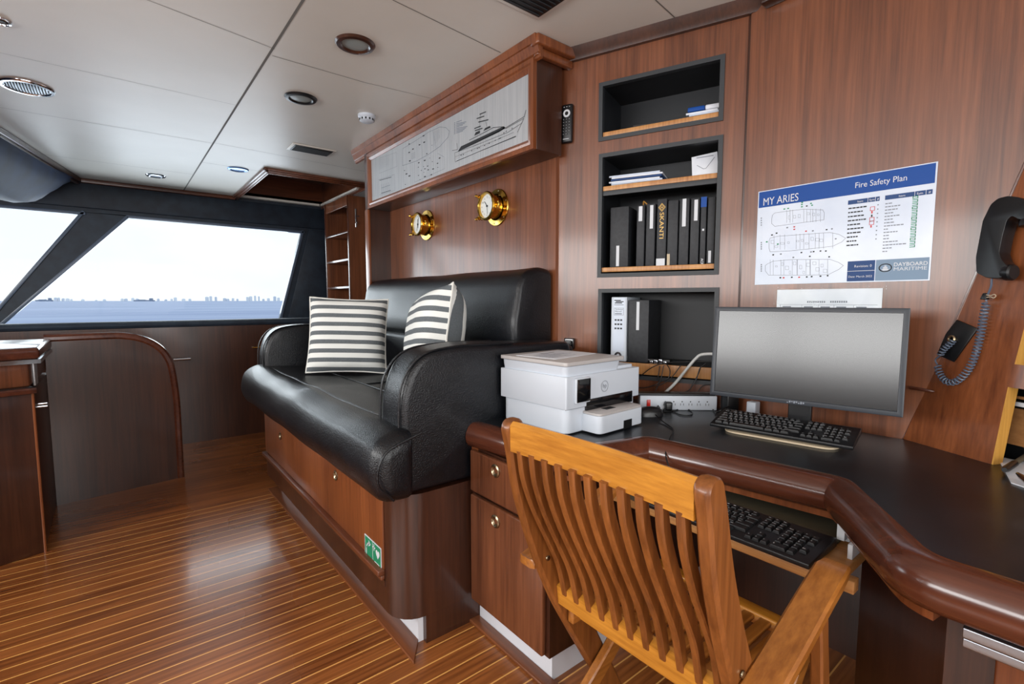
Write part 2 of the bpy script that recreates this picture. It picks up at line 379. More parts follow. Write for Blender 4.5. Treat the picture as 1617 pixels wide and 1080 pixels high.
# settee wall, return at its forward end, outer side wall
struct(MB().box((XW, 1.757, 0), (XW+.02, 3.62, CZ)).build('wall_settee', 'mahog'))
mb = MB().box((1.50, 3.60, 0), (2.30, 3.64, CZ))
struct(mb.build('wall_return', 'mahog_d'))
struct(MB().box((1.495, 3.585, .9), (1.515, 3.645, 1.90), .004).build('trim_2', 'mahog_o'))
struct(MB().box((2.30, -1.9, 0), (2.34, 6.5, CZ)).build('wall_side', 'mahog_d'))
# shelf wall with three openings
N1 = (.203, .727, 1.953, 2.204); N2 = (.207, .730, 1.333, 1.889); N3 = (.213, .735, .866, 1.272)
SW = .842   # length of the shelf wall
mb = MB(WN); NX0, NX1 = .207, .731
mb.box((0, .5, -.02), (NX0, CZ, 0)).box((NX1, .5, -.02), (SW, CZ, 0))
zz = [.5, N3[2], N3[3], N2[2], N2[3], N1[2], N1[3], CZ]
for i in range(0, 8, 2): mb.box((NX0, zz[i], -.02), (NX1, zz[i+1], 0))
struct(mb.build('wall_shelves', 'mahog'))
# crown trims of shelf and poster walls
mb = MB(WN).prism([(0, 0), (.02, 0), (.025, .012), (.03, .02), (.045, .05), (0, .05)], 0, SW+.02, M=T(0, CZ-.05, 0) @ frame((0, 0, 0), (0, 0, 1), (0, 1, 0)) @ Matrix.Diagonal((1, 1, -1, 1)))
struct(mb.build('trim_3', 'mahog_d'))
struct(MB(WP).prism([(-.985, 0), (-.985, CZ), (.06, CZ), (-.432, .77), (-.432, 0)], -.02, 0).build('wall_poster', 'mahog'))
struct(MB().box((XP-.05, .25, CZ-.06), (XP-.001, .93, CZ-.001), .008).box((XP-.12, .25, CZ-.03), (XP-.05, .93, CZ-.001), .006).build('trim_4', 'mahog_d'))
struct(MB(WN).box((SW-.03, .79, .0), (SW+.004, CZ-.05, .006), .003).build('trim_5', 'mahog_d'))
# forward lower wall with ledge
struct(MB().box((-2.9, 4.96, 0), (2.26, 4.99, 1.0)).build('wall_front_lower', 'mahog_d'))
struct(MB().box((-2.9, 4.99, .93), (2.26, 6.5, .99)).build('trim_6', 'padding'))
mb = MB().loft([[(x, 4.93+.075*0+a[0], 1.022+a[1]) for a in [(.075+.062*math.cos(t), .034*math.sin(t)) for t in [k*PI/6 for k in range(12)]]] for x in (-2.9, 2.26)])
b1 = mb.build('trim_7', 'padding'); struct(b1)
# windscreen wall at Y=6.35 with two openings
YF = 6.35
def pf(x, y): p = px(x, y, 1, YF); return (p.x, p.z)
w2 = [(1.525, .96), (1.83, 2.069), (.122, 2.077), (-.89, .96)]
w1 = [(-2.6, .96), (-.945, .96), (-.192, 2.073), (-2.6, 2.08)]
FW = frame((0, YF, 0), (1, 0, 0), (0, 0, 1))
mb = MB(FW)
mb.prism([(-2.9, 2.075), (2.28, 2.066), (2.28, CZ), (-2.9, CZ)], -.05, 0)
mb.prism([(1.525, .96), (2.28, .96), (2.28, 2.066), (1.83, 2.069)], -.05, 0)
mb.prism([(-.945, .96), (-.89, .96), (.122, 2.077), (-.192, 2.073)], -.05, 0)
mb.prism([(-2.9, .96), (-2.6, .96), (-2.6, 2.075), (-2.9, 2.075)], -.05, 0)
struct(mb.build('wall_front', 'padding'))
mb = MB(FW)
mb.prism([(-2.9, 2.12), (2.26, 2.105), (2.26, CZ-.035), (-2.9, CZ-.035)], .0, .03, r=.01)
mb.prism([(1.60, 1.0), (2.26, 1.0), (2.26, 2.09), (1.88, 2.09)], .0, .025, r=.01)
struct(mb.build('trim_8', 'padding'))
struct(MB().box((-2.8, 6.27, CZ-.04), (1.09, 6.35, CZ-.0005), .006).build('trim_9', 'mahog_x'))
for n, poly in (('window_1', w1), ('window_2', w2)):
    o = struct(bpy.data.objects.new(n, None)); COL.objects.link(o)
    mb = MB(FW); c = Vector((sum(p[0] for p in poly)/4, sum(p[1] for p in poly)/4))
    for i in range(4):
        a = Vector(poly[i]); b = Vector(poly[(i+1) % 4]); d = (b-a).normalized(); nn = Vector((-d.y, d.x)) * .028
        mb.prism([a, b, b+nn, a+nn], -.045, .012, r=.004)
    mb.build('window_frame', 'steel' if False else 'cord', o)
    MB(FW).prism(poly, -.032, -.026).build('pane', 'glass', o)
# side wall (port) and aft wall, with their windows: behind and beside the camera
mb = MB().box((-2.9, -1.9, 0), (-2.86, 6.5, 1.28)).box((-2.9, -1.9, 2.08), (-2.86, 6.5, CZ)).box((-2.9, -1.9, 1.0), (-2.86, -1.2, 2.08)).box((-2.9, 4.6, 1.0), (-2.86, 6.5, 2.08))
struct(mb.build('wall_port', 'mahog'))
mb = MB().box((-2.9, -1.9, 0), (2.3, -1.86, .55)).box((-2.9, -1.9, 2.15), (2.3, -1.86, CZ)).box((-2.9, -1.9, .55), (-2.15, -1.86, 2.15)).box((1.55, -1.9, .55), (2.3, -1.86, 2.15))
struct(mb.build('wall_aft', 'mahog'))
mb = MB()
for y in (-1.2, .7, 2.65, 4.57): mb.box((-2.89, y, 1.28), (-2.84, y+.05, 2.08), .004)
w3 = struct(mb.build('window_3', 'padding'))
mb = MB()
for x in (-2.15, -.32, 1.5): mb.box((x, -1.89, .55), (x+.05, -1.84, 2.15), .004)
w4 = struct(mb.build('window_4', 'padding'))
# ceiling hatch: recess with wooden sides
mb = MB(); hz = CZ+.26
mb.box((HX0-.02, HY0-.02, CZ), (HX0, HY1+.02, hz)).box((HX1, HY0-.02, CZ), (HX1+.02, HY1+.02, hz)).box((HX0, HY0-.02, CZ), (HX1, HY0, hz)).box((HX0, HY1, CZ), (HX1, HY1+.02, hz))
mb.box((HX0-.02, HY0-.02, hz), (HX1+.02, HY1+.02, hz+.02))
hs = tag(mb.build('ceiling_hatch', 'mahog_x'), 'dark wooden ceiling hatch recess above the forward windscreen corner', 'hatch')
mb = MB()
for k, (wd, z0) in enumerate(((.035, -.022), (.022, -.034), (.012, -.044))):
    o = k*.018
    mb.box((HX0-.03+o, HY0-.03+o, CZ+z0), (HX0-.03+o+wd, HY1+.03-o, CZ), .004)
    mb.box((HX0-.03+o, HY0-.03+o, CZ+z0), (HX1+.03-o, HY0-.03+o+wd, CZ), .004)
    mb.box((HX1+.03-o-wd, HY0-.03+o, CZ+z0), (HX1+.03-o, HY1+.03-o, CZ), .004)
mb.build('moulding', 'mahog_y', hs)
mb = MB().box((HX0+.05, HY1-.05, CZ-.012), (HX1-.05, HY1, CZ+.01)).box((HX1-.04, HY0+.25, CZ-.012), (HX1, HY1-.05, CZ+.01))
tag(mb.build('edge_strip', 'ceiling', hs), 'cream edge strip')

# ================================================================== OVERHEAD CONSOLE (upper left)
t0 = Vector((-.62, 4.6)); t1 = Vector((-.236, 6.27)); dd = (t1-t0).normalized(); t00 = t0-dd*1.9
rings = []
oc = thing('overhead_console', 'dark blue padded overhead console hanging from the ceiling at upper left', 'overhead console', (-1.0, 5, CZ))
L0 = (t1-t00).length
for k in range(25):
    s = k/24; p = t00+(t1-t00)*s; tap = 1 if s < .75 else max(.12, math.cos((s-.75)/.25*PI/2*.93))
    sec = [(0.0, CZ-.003), (.03, CZ-.10*tap), (.0, CZ-.20*tap), (-.06, CZ-.31*tap), (-.12, CZ-.385*tap), (-.20, CZ-.395*tap), (-.9, CZ-.25*tap), (-1.2, CZ-.003)]
    nx = Vector((dd.y, -dd.x))
    rings.append([(p.x+nx.x*a*1.0, p.y+nx.y*a, z) for a, z in sec])
MB().loft(rings).build('padded_body', 'bluevinyl', oc, ang=60)
mb = MB(frame((t00.x, t00.y, CZ-.045), (dd.x, dd.y, 0), (0, 0, 1)))
mb.box((0, 0, 0), (L0, .044, .035), .008).box((0, -.02, -.01), (L0, .0, .02), .005)
mb.build('wood_trim', 'mahog_d', oc)

# ================================================================== OUTSIDE: sea and far shore
tag(MB().add([(-30000, -3000, -4), (30000, -3000, -4), (30000, 30000, -4), (-30000, 30000, -4)], [(0, 1, 2, 3)]).build('sea', 'sea'), 'pale blue open sea beyond the windscreen', 'sea', kind='stuff')
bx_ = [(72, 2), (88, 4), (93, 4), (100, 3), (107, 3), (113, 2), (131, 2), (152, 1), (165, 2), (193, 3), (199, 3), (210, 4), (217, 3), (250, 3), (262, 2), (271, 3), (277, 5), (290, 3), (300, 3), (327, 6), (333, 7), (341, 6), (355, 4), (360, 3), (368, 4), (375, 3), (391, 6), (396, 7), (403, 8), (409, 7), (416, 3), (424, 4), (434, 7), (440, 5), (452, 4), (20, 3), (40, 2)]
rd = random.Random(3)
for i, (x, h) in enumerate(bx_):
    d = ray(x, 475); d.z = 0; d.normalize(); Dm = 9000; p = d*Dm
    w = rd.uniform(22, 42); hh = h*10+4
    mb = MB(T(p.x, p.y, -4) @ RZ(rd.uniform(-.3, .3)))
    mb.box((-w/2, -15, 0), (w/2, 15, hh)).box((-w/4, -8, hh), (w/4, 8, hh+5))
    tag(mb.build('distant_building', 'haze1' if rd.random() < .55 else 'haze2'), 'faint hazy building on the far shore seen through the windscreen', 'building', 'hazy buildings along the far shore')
for x, w in ((228, 120), (70, 90), (60, 60)):
    if x == 60: continue
    d = ray(x, 475); d.z = 0; d.normalize(); p = d*7000
    mb = MB(T(p.x, p.y, -4) @ RZ(-YAW))
    mb.prism([(-w, 14), (w, 14), (w*.9, 0), (-w*.95, 0)], -8, 8, M=RX(PI/2)).box((w*.5, -7, 14), (w*.8, 7, 34)).box((-w*.6, -6, 14), (w*.1, 6, 19))
    tag(mb.build('cargo_ship', 'ship'), 'tiny grey ship on the horizon %s' % ('near the middle of the large window' if x == 228 else 'at the left end of the large window'), 'ship')

# ================================================================== FORWARD LEFT: partition, console cabinet
PF = frame((-.323, 3.922, 0), (.606, .099, 0), (0, 0, 1))
pt = thing('partition_panel', 'low mahogany partition with rounded corner standing before the windscreen wall', 'partition', (0, 3.97, 0))
arc = [(-.02, .0), (-.02, 1.0), (.28, 1.0), (.36, .993), (.43, .975), (.495, .94), (.55, .885), (.585, .81), (.60, .72), (.61, .60), (.614, .48), (.614, 0)]
MB(PF).prism(arc, -.035, 0).build('panel', 'mahog_d', pt)
path = smooth_path([(u, v, -.017) for u, v in arc[1:]], 5)
MB(PF).tube([Vector((p.x, p.y, p.z)) for p in path], .026, 10).build('edge_moulding', 'nosing', pt)
cab = thing('helm_cabinet', 'dark wooden helm cabinet with chrome-banded raised rail at left edge', 'cabinet', (-.9, 3.4, 0))
A = Vector((-.335, 3.215)); dl = Vector((-.948, -.318)).normalized()
B = A+dl*2.0
MB().prism([A, B, (B.x, 4.05), (-.345, 4.05)], .0, .79, r=.008).build('body', 'mahog_d', cab)
nl = Vector((-dl.y, dl.x))     # inward-left normal
if nl.y < 0: nl = -nl
r0 = A+nl*.10; r1 = B+nl*.10
MB().prism([A-nl*.012+Vector((.012, 0)), B-nl*.012, r1+nl*.02, r0+nl*.02+Vector((.0, 0))], .79, .815, r=.006).build('countertop', 'desktop', cab)
MB().prism([A-nl*.02+Vector((.012, 0)), B-nl*.02, B-nl*.012, A-nl*.012+Vector((.012, 0))], .785, .812, r=.003).build('counter_edge', 'nosing', cab)
q0 = A+nl*.03; q1 = B+nl*.03
MB().prism([q0, q1, (q1.x, 4.04), (-.345, 4.04)], .815, .925, r=.006).build('riser', 'mahog', cab)
MB().prism([q0-nl*.034+Vector((.037, 0)), q1-nl*.034, (q1.x, 4.02), (-.308, 3.90)], .925, .945).build('chrome_band', 'chrome', cab)
MB().prism([q0-nl*.03+Vector((.035, 0)), q1-nl*.03, (q1.x, 4.03), (-.31, 3.92)], .945, 1.0, r=.014, seg=3).build('top_rail', 'nosing', cab)
MB().tube([(-.335, 3.218, 0), (-.335, 3.218, .79)], .006, 8).build('corner_bead', 'mahog_o', cab)
mb = MB().box((-.345, 3.36, .80), (-.335, 3.46, .93), .003)
tag(mb.build('brass_strike_plate', 'silver', cab), 'pale metal plate')
mb = MB().tube([(-.34, 3.32, .70), (-.30, 3.32, .70), (-.30, 3.41, .70), (-.34, 3.41, .70)], .005, 8)
mb.build('handle', 'chrome', cab)
# grab handles on the forward wall
for u0, z, lab in ((.34, .735, 'short chrome grab bar on the forward wall right of the rounded partition'), (.93, .80, 'brass grab bar on the forward wall close to the settee arm')):
    g = thing('grab_bar', lab, 'handle', (u0, 4.96, z))
    MB().tube([(u0, 4.90, z), (u0+.12, 4.90, z)], .012 if u0 < .5 else .006, 10).build('bar', 'chrome' if u0 < .5 else 'brass', g)
    mb = MB()
    for q in (.015, .105): mb.tube([(u0+q, 4.90, z), (u0+q, 4.96, z)], .007, 8)
    mb.build('bracket', 'dullbrass', g)

# ================================================================== BOOKSHELF
bs = thing('bookshelf', 'tall narrow open wooden bookshelf standing beside the windscreen corner', 'bookshelf', (2.0, 5.4, .99))
Y0, Y1, X0, ZT = 5.06, 5.78, 1.90, 2.30
for y in (Y0, Y1-.02): MB().box((X0, y, .99), (2.24, y+.02, ZT), .004).build('side', 'mahog', bs)
MB().box((2.23, Y0, .99), (2.25, Y1, ZT)).build('back', 'mahog', bs)
MB().box((X0, Y0+.02, ZT-.10), (X0+.02, Y1-.02, ZT), .003).build('top_rail', 'mahog', bs)
for z in (1.08, 1.372, 1.659, 1.945): MB().box((X0+.005, Y0+.02, z-.018), (2.23, Y1-.02, z), .002).build('shelf', 'mahog_y', bs)
mb = MB()
for y in (Y0, Y1-.02): mb.box((X0-.006, y-.002, .99), (X0, y+.02, ZT), .002)
for z in (1.08, 1.372, 1.659, 1.945): mb.box((X0-.002, Y0+.02, z-.02), (X0+.005, Y1-.02, z+.001), .001)
tag(mb.build('edge_band', 'nosing', bs), 'lighter polished edge band')
mb = MB().box((1.97, Y0-.008, 1.98), (1.985, Y0, 2.17), .003).box((1.985, Y0-.008, 2.09), (2.01, Y0, 2.10)).box((1.97, Y0-.03, 2.02), (1.985, Y0-.006, 2.035), .003)
mb.build('latch_bar', 'chrome', bs)

# ================================================================== DISPLAY BOX with the silver plan
BX, BY0, BY1, BZ0, BZ1 = 1.50, 1.72, 3.60, 1.905, 2.30
pb = thing('plan_display_box', 'long wall-mounted mahogany box framing a silver yacht drawing above the settee', 'display box', (1.6, 2.6, BZ0))
MB().box((BX+.02, BY0, BZ0), (XW-.001, BY1-.001, CZ-.001), .003).build('box_body', 'mahog_d', pb)
FB = frame((BX+.02, 0, 0), (0, -1, 0), (0, 0, 1))
def mould_frame(mb, u0, v0, u1, v1, prof, mi=0):
    """prof: (inset, height) outline swept round the rectangle"""
    rings = []
    for (x, y, sx, sy) in ((u0, v0, 1, 1), (u1, v0, -1, 1), (u1, v1, -1, -1), (u0, v1, 1, -1)):
        rings.append([(x+sx*a, y+sy*a, h) for a, h in prof])
    rings.append(rings[0]); mb.loft(rings, mi, caps=False)
mb = MB(FB); mould_frame(mb, -BY1, BZ0, -BY0, BZ1, [(0, 0), (0, .02), (.018, .022), (.024, .015), (.034, .019), (.05, .008), (.052, 0)])
mb.build('picture_frame', 'mahog_o', pb)
mb = MB().loft([[(BX+.02+a, y, z) for a, z in [(0, 2.285), (-.012, 2.29), (-.014, 2.305), (-.022, 2.31), (-.030, 2.335), (-.034, 2.345), (-.04, 2.348), (-.046, CZ-.001), (.0, CZ-.001)]] for y in (BY0-.04, BY1+.24)])
# side returns of the crown
mb.box((BX-.02, BY0-.055, 2.335), (XW+.06, BY0, CZ-.001), .008).box((BX, BY0-.03, 2.30), (XW+.04, BY0, 2.335), .006)
mb.build('crown_moulding', 'mahog_o', pb)
pl = MB(FB).box((-BY1+.05, BZ0+.05, 0), (-BY0-.05, BZ1-.05, .004)).build('silver_plate', 'silver', pb)
PLF = frame((BX+.0155, 0, 0), (0, -1, 0), (0, 0, 1))
mb = MB(PLF); on_ = lambda x, y: on(PLF, x, y)
def zz_(x, y): return (580+x/5.4, 120+y/5.4)        # coordinates read off a detail view
def P_(x, y): return on(PLF, *zz_(x, y))
def pline(pts, w=.002, closed=False, mi=0): mb.line([P_(*p) for p in pts], w, .0005, mi, closed)
def pfill(pts, mi=0):
    q = [P_(*p) for p in pts]; mb.add([(a[0], a[1], .0006) for a in q], [tuple(range(len(q)))], mi)
# profile view of the yacht
pfill([(770, 645), (1150, 452), (1165, 430), (1178, 440), (1130, 475), (775, 640), (790, 600)][:4]+[(1178, 445), (1120, 480), (775, 645)])
pfill([(772, 645), (800, 600), (1160, 430), (1175, 445), (1120, 475)])
pfill([(912, 510), (925, 480), (962, 465), (960, 488)]); pfill([(990, 470), (1005, 445), (1045, 425), (1052, 440)])
pfill([(765, 727), (1268, 510), (1268, 519), (765, 722)])
pline([(870, 548), (1000, 480), (1075, 440), (1165, 432)], .003); pline([(1175, 445), (1250, 400), (1340, 345), (1352, 292)], .0025); pline([(1180, 450), (1335, 362), (1280, 480)], .002)
pline([(725, 636), (770, 628), (765, 575)], .002); pline([(745, 655), (750, 735), (765, 725)], .002); pline([(745, 655), (900, 600), (1100, 520), (1200, 480), (1320, 400)], .0018); pline([(750, 690), (900, 625), (1100, 545), (1250, 480)], .001)
for x, y in ((800, 676), (820, 670), (890, 638), (940, 618), (955, 612), (1000, 594), (1040, 575), (1092, 550), (1125, 535), (1135, 531), (1165, 486), (1185, 472), (1235, 448)): pfill([(x-4, y-3), (x+4, y-7), (x+4, y+1), (x-4, y+5)])
for i, (x, y, n) in enumerate(((985, 318, 50), (965, 355, 60), (990, 385, 80), (940, 440, 50), (950, 458, 60))):
    pline([(x-n/2, y+8), (x+n/2, y-12)], .005)
pline([(965, 330), (950, 480)], .0015); pline([(1010, 390), (1020, 430)], .0015)
for k in range(8): pline([(742, 402+k*13), (750, 399+k*13)], .004, mi=1); pline([(760, 395+k*13), (805+(k*37 % 50), 378+k*13)], .004, mi=1)
# plan views
pline([(302, 620), (300, 765), (420, 725), (520, 670), (620, 600), (690, 520), (700, 470), (670, 440), (620, 435), (520, 480), (400, 560), (302, 620)], .0025, mi=1)
pline([(345, 590), (345, 745)], .0012, mi=1); pline([(460, 520), (470, 690)], .0012, mi=1); pline([(560, 470), (590, 620)], .0012, mi=1)
for k in range(6): pline([(565+k*9, 475-k*4), (570+k*9, 600-k*14)], .0012, mi=1)
for k in range(5): pline([(375, 665+k*11), (410, 650+k*11)], .0015, mi=1)
rdp = random.Random(5)
for x, y in ((358, 580), (390, 623), (358, 652), (364, 724), (446, 587), (486, 565), (552, 590), (508, 663), (480, 510), (440, 740), (490, 720), (480, 772), (515, 768), (462, 805), (492, 792), (520, 800), (483, 822), (436, 778), (437, 848), (492, 858), (547, 842), (450, 884), (562, 793), (602, 780), (600, 745), (555, 730), (533, 700), (617, 700), (318, 806), (325, 925), (360, 852), (335, 835)):
    a = rdp.uniform(3, 8); pfill([(x-a, y-a*.3), (x+a, y-a*.9), (x+a, y+a*.3), (x-a, y+a*.9)])
pline([(405, 740), (405, 905), (660, 790), (655, 690), (600, 660)], .0015, mi=1); pline([(480, 700), (480, 870)], .001, mi=1); pline([(560, 670), (560, 830)], .001, mi=1)
pline([(105, 700), (105, 830), (255, 770), (250, 650)], .0012, closed=True, mi=1)
for k in range(9): pline([(115+k*9, 705-k*4), (117+k*9, 790-k*4)], .001, mi=1)
pline([(95, 885), (105, 1015), (235, 975), (232, 840)], .0015, closed=True, mi=1)
pline([(105, 890), (205, 862)], .004); pline([(120, 1000), (200, 975)], .004)
for k in range(5): pline([(122+k*15, 925-k*4), (125+k*15, 985-k*4)], .003, mi=1); 
pline([(122, 955), (195, 930)], .003, mi=1)
mb.build('engraved_drawing', ['ink', 'inkgrey'], pb)

# ================================================================== BRASS CLOCK AND BAROMETER
def porthole(name, lab, cat, cy, cz, kind):
    fr = frame((XW-.0005, cy, cz), (0, -1, 0), (0, 0, 1))
    t = thing(name, lab, cat, mat=fr)
    MB(fr).lathe([(0, 0), (.100, 0), (.101, .004), (.098, .008), (.080, .010), (.072, .012)], n=40).build('flange', 'brass', t)
    MB(fr).lathe([(.066, .008), (.066, .055), (.069, .057), (.069, .062), (.074, .064), (.078, .070), (.078, .080), (.073, .086), (.066, .086), (.063, .078), (.063, .070)], n=40).build('bezel', 'brass', t)
    MB(fr).lathe([(0, .070), (.063, .070)], n=36).build('dial', 'dial', t)
    m = MB(fr)
    if kind == 'clock':
        for k in range(12):
            a = PI/2-(k+1)*PI/6; m.text(str(k+1), .048*math.cos(a)-.005, .048*math.sin(a)-.005, .013, .0712, 0)
        m.line([(0, 0), (-.022, .026)], .004, .073); m.line([(0, 0), (.004, -.042)], .003, .0735)
    else:
        for k in range(40):
            a = math.radians(-40+k*6.6); m.line([(.050*math.cos(a), .050*math.sin(a)), ((.057)*math.cos(a), (.057)*math.sin(a))], .0012, .0712)
        m.line([(-.014, -.04), (.012, .044)], .004, .073); m.line([(0, -.02), (.002, .03)], .006, .0728)
    m.lathe([(.006, .071), (.006, .075), (0, .076)], n=12)
    m.build('hands_and_numerals', 'ink', t)
    m = MB(fr)
    for a in (2.45, -2.45):
        c = Vector((.088*math.cos(a), .088*math.sin(a), .055)); d = Vector((math.cos(a), math.sin(a), 0))
        m.tube([c-d*.02, c+d*.012], .005, 8); m.tube([c+Vector((0, 0, .0)), c+Vector((0, 0, .035))], .0055, 8)
        m.lathe([(0, -.006), (.012, -.005), (.014, 0), (.012, .005), (0, .006)], T(c.x, c.y, .075) @ RZ(a), n=14)
        m.lathe([(0, .0), (.008, .001), (.009, .006), (.004, .012), (0, .013)], T(c.x+d.x*.012, c.y+d.y*.012, .085), n=12)
    m.build('dog_bolt', 'brass', t)
    m = MB(fr).box((.070, -.010, .052), (.100, .010, .068), .003).tube([(.085, -.014, .06), (.085, .014, .06)], .006, 8); m.build('hinge', 'brass', t)
    m = MB(fr)
    for k in range(6):
        a = k*PI/3+.3; m.lathe([(0, .0025), (.004, .002), (.005, 0)], T(.089*math.cos(a), .089*math.sin(a), .0085), n=10)
    m.build('screw_heads', 'dullbrass', t)
porthole('wall_clock', 'brass porthole clock, right-hand of the two instruments above the settee', 'clock', 2.225, 1.737, 'clock')
porthole('barometer', 'brass porthole barometer, left-hand of the two instruments above the settee', 'barometer', 3.02, 1.733, 'baro')

# ================================================================== SETTEE
SB = thing('settee_cabinet', 'mahogany storage cabinet base under the black leather settee', 'cabinet', (1.2, 2.5, 0))
def rc(x0, x1, y0, y1, r, n=6):
    return [(x1, y0), (x1, y1), (x0, y1)]+[(x0+r-r*math.cos(t), y0+r-r*math.sin(t)) for t in [k*PI/2/n for k in range(n+1)]]
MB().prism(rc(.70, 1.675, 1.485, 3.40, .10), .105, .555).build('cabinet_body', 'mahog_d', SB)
MB().prism([(.78, 1.51), (1.67, 1.51), (1.67, 3.38), (.78, 3.38)], 0, .105).build('toe_kick', 'whitekick', SB)
MB().box((.80, 1.487, 0), (1.66, 1.509, .12)).build('side_skirt', 'mahog_d', SB)
dr = MB().box((.694, 1.60, .262), (.70, 3.385, .55), .002).build('door', 'mahog_o', SB)
for y, z in ((2.071, .475), (2.991, .447)):
    fr = frame((.694, y, z), (0, -1, 0), (0, 0, 1))
    MB(fr).lathe([(.010, 0), (.021, 0), (.022, .004), (.018, .006), (.014, .004), (.010, -.002), (0, -.002)], n=20).build('ring_pull', 'dullbrass', dr)
mb = MB().box((.672, 1.60, .240), (.70, 3.39, .262), .004).box((.684, 1.60, .222), (.70, 3.39, .240), .004)
mb.build('lip_moulding', 'mahog_y', SB)
MB().box((.697, 1.60, .196), (.701, 3.39, .220)).build('shadow_groove', 'mahog_d', SB)
kb = MB().prism([(.715, 1.42), (.78, 1.51), (.78, 3.40), (.700, 3.40)], 0, .012, r=.003)
struct(kb.build('trim_10', 'kerb'))
sg = thing('safety_sign', 'small green and white safety sign on the settee cabinet door', 'sign', (.69, 1.69, .3))
SF = frame((.6935, 0, 0), (0, -1, 0), (0, 0, 1))
sx0, sx1, sz0, sz1 = -1.765, -1.615, .245, .335
MB(SF).box((sx0, sz0, 0), (sx1, sz1, .0012)).build('sign_plate', 'mark', sg)
mb = MB(SF); c = (sx0+sx1)/2
mb.rect(sx0+.004, sz0+.004, c-.002, sz1-.004, .0016, 1); mb.rect(c+.002, sz0+.004, sx1-.004, sz1-.004, .0016, 1)
mb.line([(sx0+.016, sz0+.02), (sx0+.018, sz0+.045), (sx0+.028, sz0+.062), (sx0+.045, sz0+.066)], .006, .002, 0)
mb.add([(sx0+.040, sz0+.054, .002), (sx0+.040, sz0+.080, .002), (sx0+.058, sz0+.067, .002)], [(0, 1, 2)], 0)
mb.line([(c+.014, sz0+.060), (c+.014, sz0+.080)], .005, .002, 0).line([(c+.005, sz0+.070), (c+.023, sz0+.070)], .005, .002, 0)
hp = []
for k in range(24):
    a = 2*PI*k/24; hp.append((c+.046+.00105*16*math.sin(a)**3, sz0+.056+.0012*(13*math.cos(a)-5*math.cos(2*a)-2*math.cos(3*a)-math.cos(4*a)), .002))
mb.add(hp, [tuple(range(24))], 0); mb.line([(c+.020, sz0+.016), (c+.055, sz0+.016)], .008, .002, 0)
mb.build('sign_symbols', ['mark', 'green'], sg)

st = thing('settee', 'black grained leather settee with rolled arms on a mahogany base', 'settee', (1.2, 2.5, .555))
def cushion(prof, y0, y1, r=.06, wob=0, n=26, ends=(1, 1)):
    """(x,z) outline run along Y, with softly closed ends"""
    P = [Vector(p) for p in prof]; c = sum(P, Vector((0, 0)))/len(P); rings = []; ys = []
    for k in range(5): a = k/4*PI/2; ys.append((y0+r-r*math.cos(a) if ends[0] else y0, math.sin(a) if ends[0] else 1))
    for k in range(1, n): ys.append((y0+r+(y1-y0-2*r)*k/n, 1))
    for k in range(5): a = PI/2-k/4*PI/2; ys.append((y1-r+r*math.cos(a) if ends[1] else y1, math.sin(a) if ends[1] else 1))
    for y, s in ys:
        rg = []
        for i, p in enumerate(P):
            d = p-c; ln = d.length; q = c+d*((ln-r+r*s)/ln if ln > r else s)
            w = wob*noise.noise(Vector((q.x*5, y*3.2, q.y*5))) if wob else 0
            rg.append((q.x-w*.4, y, q.y+w))
        rings.append(rg)
    return rings
def rprof(pts, n=4, r=.03):
    """round the corners of a 2D outline"""
    o = []; N = len(pts)
    for i in range(N):
        p = Vector(pts[i][:2]); rr = pts[i][2] if len(pts[i]) > 2 else r
        a = Vector(pts[i-1][:2])-p; b = Vector(pts[(i+1) % N][:2])-p; rr = min(rr, a.length*.49, b.length*.49)
        A_ = p+a.normalized()*rr; B_ = p+b.normalized()*rr
        for k in range(n+1):
            t = k/n; o.append(A_*(1-t)**2+p*2*t*(1-t)+B_*t*t)
    return o
mb = MB().loft(cushion(rprof([(.745, .796, .02), (.70, .80, .05), (.615, .77, .09), (.585, .655, .07), (.635, .56, .05), (.70, .556, .02), (.745, .556, .02)]), 1.430, 3.60, .06, .012, 40))
mb.build('seat_front_bolster', 'leather', st, ang=60)
mb = MB().loft(cushion(rprof([(1.42, .79, .03), (1.05, .785, .05), (.735, .797, .02), (.735, .57, .02), (1.42, .57, .02)]), 1.65, 3.45, .03, .010, 40))
mb.build('seat_cushion', 'leather', st, ang=60)
mb = MB()
mb.tube(smooth_path([(1.40, 1.66, .792), (1.15, 1.66, .790), (.98, 1.66, .79)], 4), .005, 6)
mb.tube([(.98, 1.66, .7895), (.98, 2.5, .7895), (.98, 3.43, .7895)], .004, 6)
mb.tube([(.98, 2.45, .789), (1.4, 2.45, .792)], .004, 6)
mb.build('seat_seams', 'leather', st)
mb = MB().loft(cushion(rprof([(1.675, 1.0, .02), (1.44, .985, .05), (1.425, 1.10, .1), (1.47, 1.34, .09), (1.58, 1.385, .06), (1.675, 1.37, .03)]), 1.768, 3.585, .03, .006, 30))
mb.build('backrest', 'leather', st, ang=60)
mb = MB().loft(cushion(rprof([(1.675, .70, .02), (1.40, .70, .02), (1.425, 1.01, .03), (1.675, 1.01, .02)]), 1.62, 3.58, .02, 0, 10))
mb.build('lower_backrest', 'leather', st, ang=60)
def arm(y0, y1, x1=1.5):
    lo = .562
    return MB().loft(cushion(rprof([(.715, .562, .02), (.715, .90, .08), (.775, 1.038, .11), (.95, 1.065, .10), (x1, 1.045, .03), (x1, .562, .02)], 6), y0, y1, .028, 0, 8))
arm(1.482, 1.650, 1.52).build('armrest', 'leather', st, ang=60)
arm(3.44, 3.60, 1.45).build('armrest', 'leather', st, ang=60)
for y in (1.493, 1.639, 3.451, 3.589):
    MB().tube(smooth_path([(.713, y, .60), (.713, y, .86), (.737, y, .967), (.81, y, 1.037), (.95, y, 1.058), (1.2, y, 1.055)], 6), .004, 6).build('piping', 'leather', st)
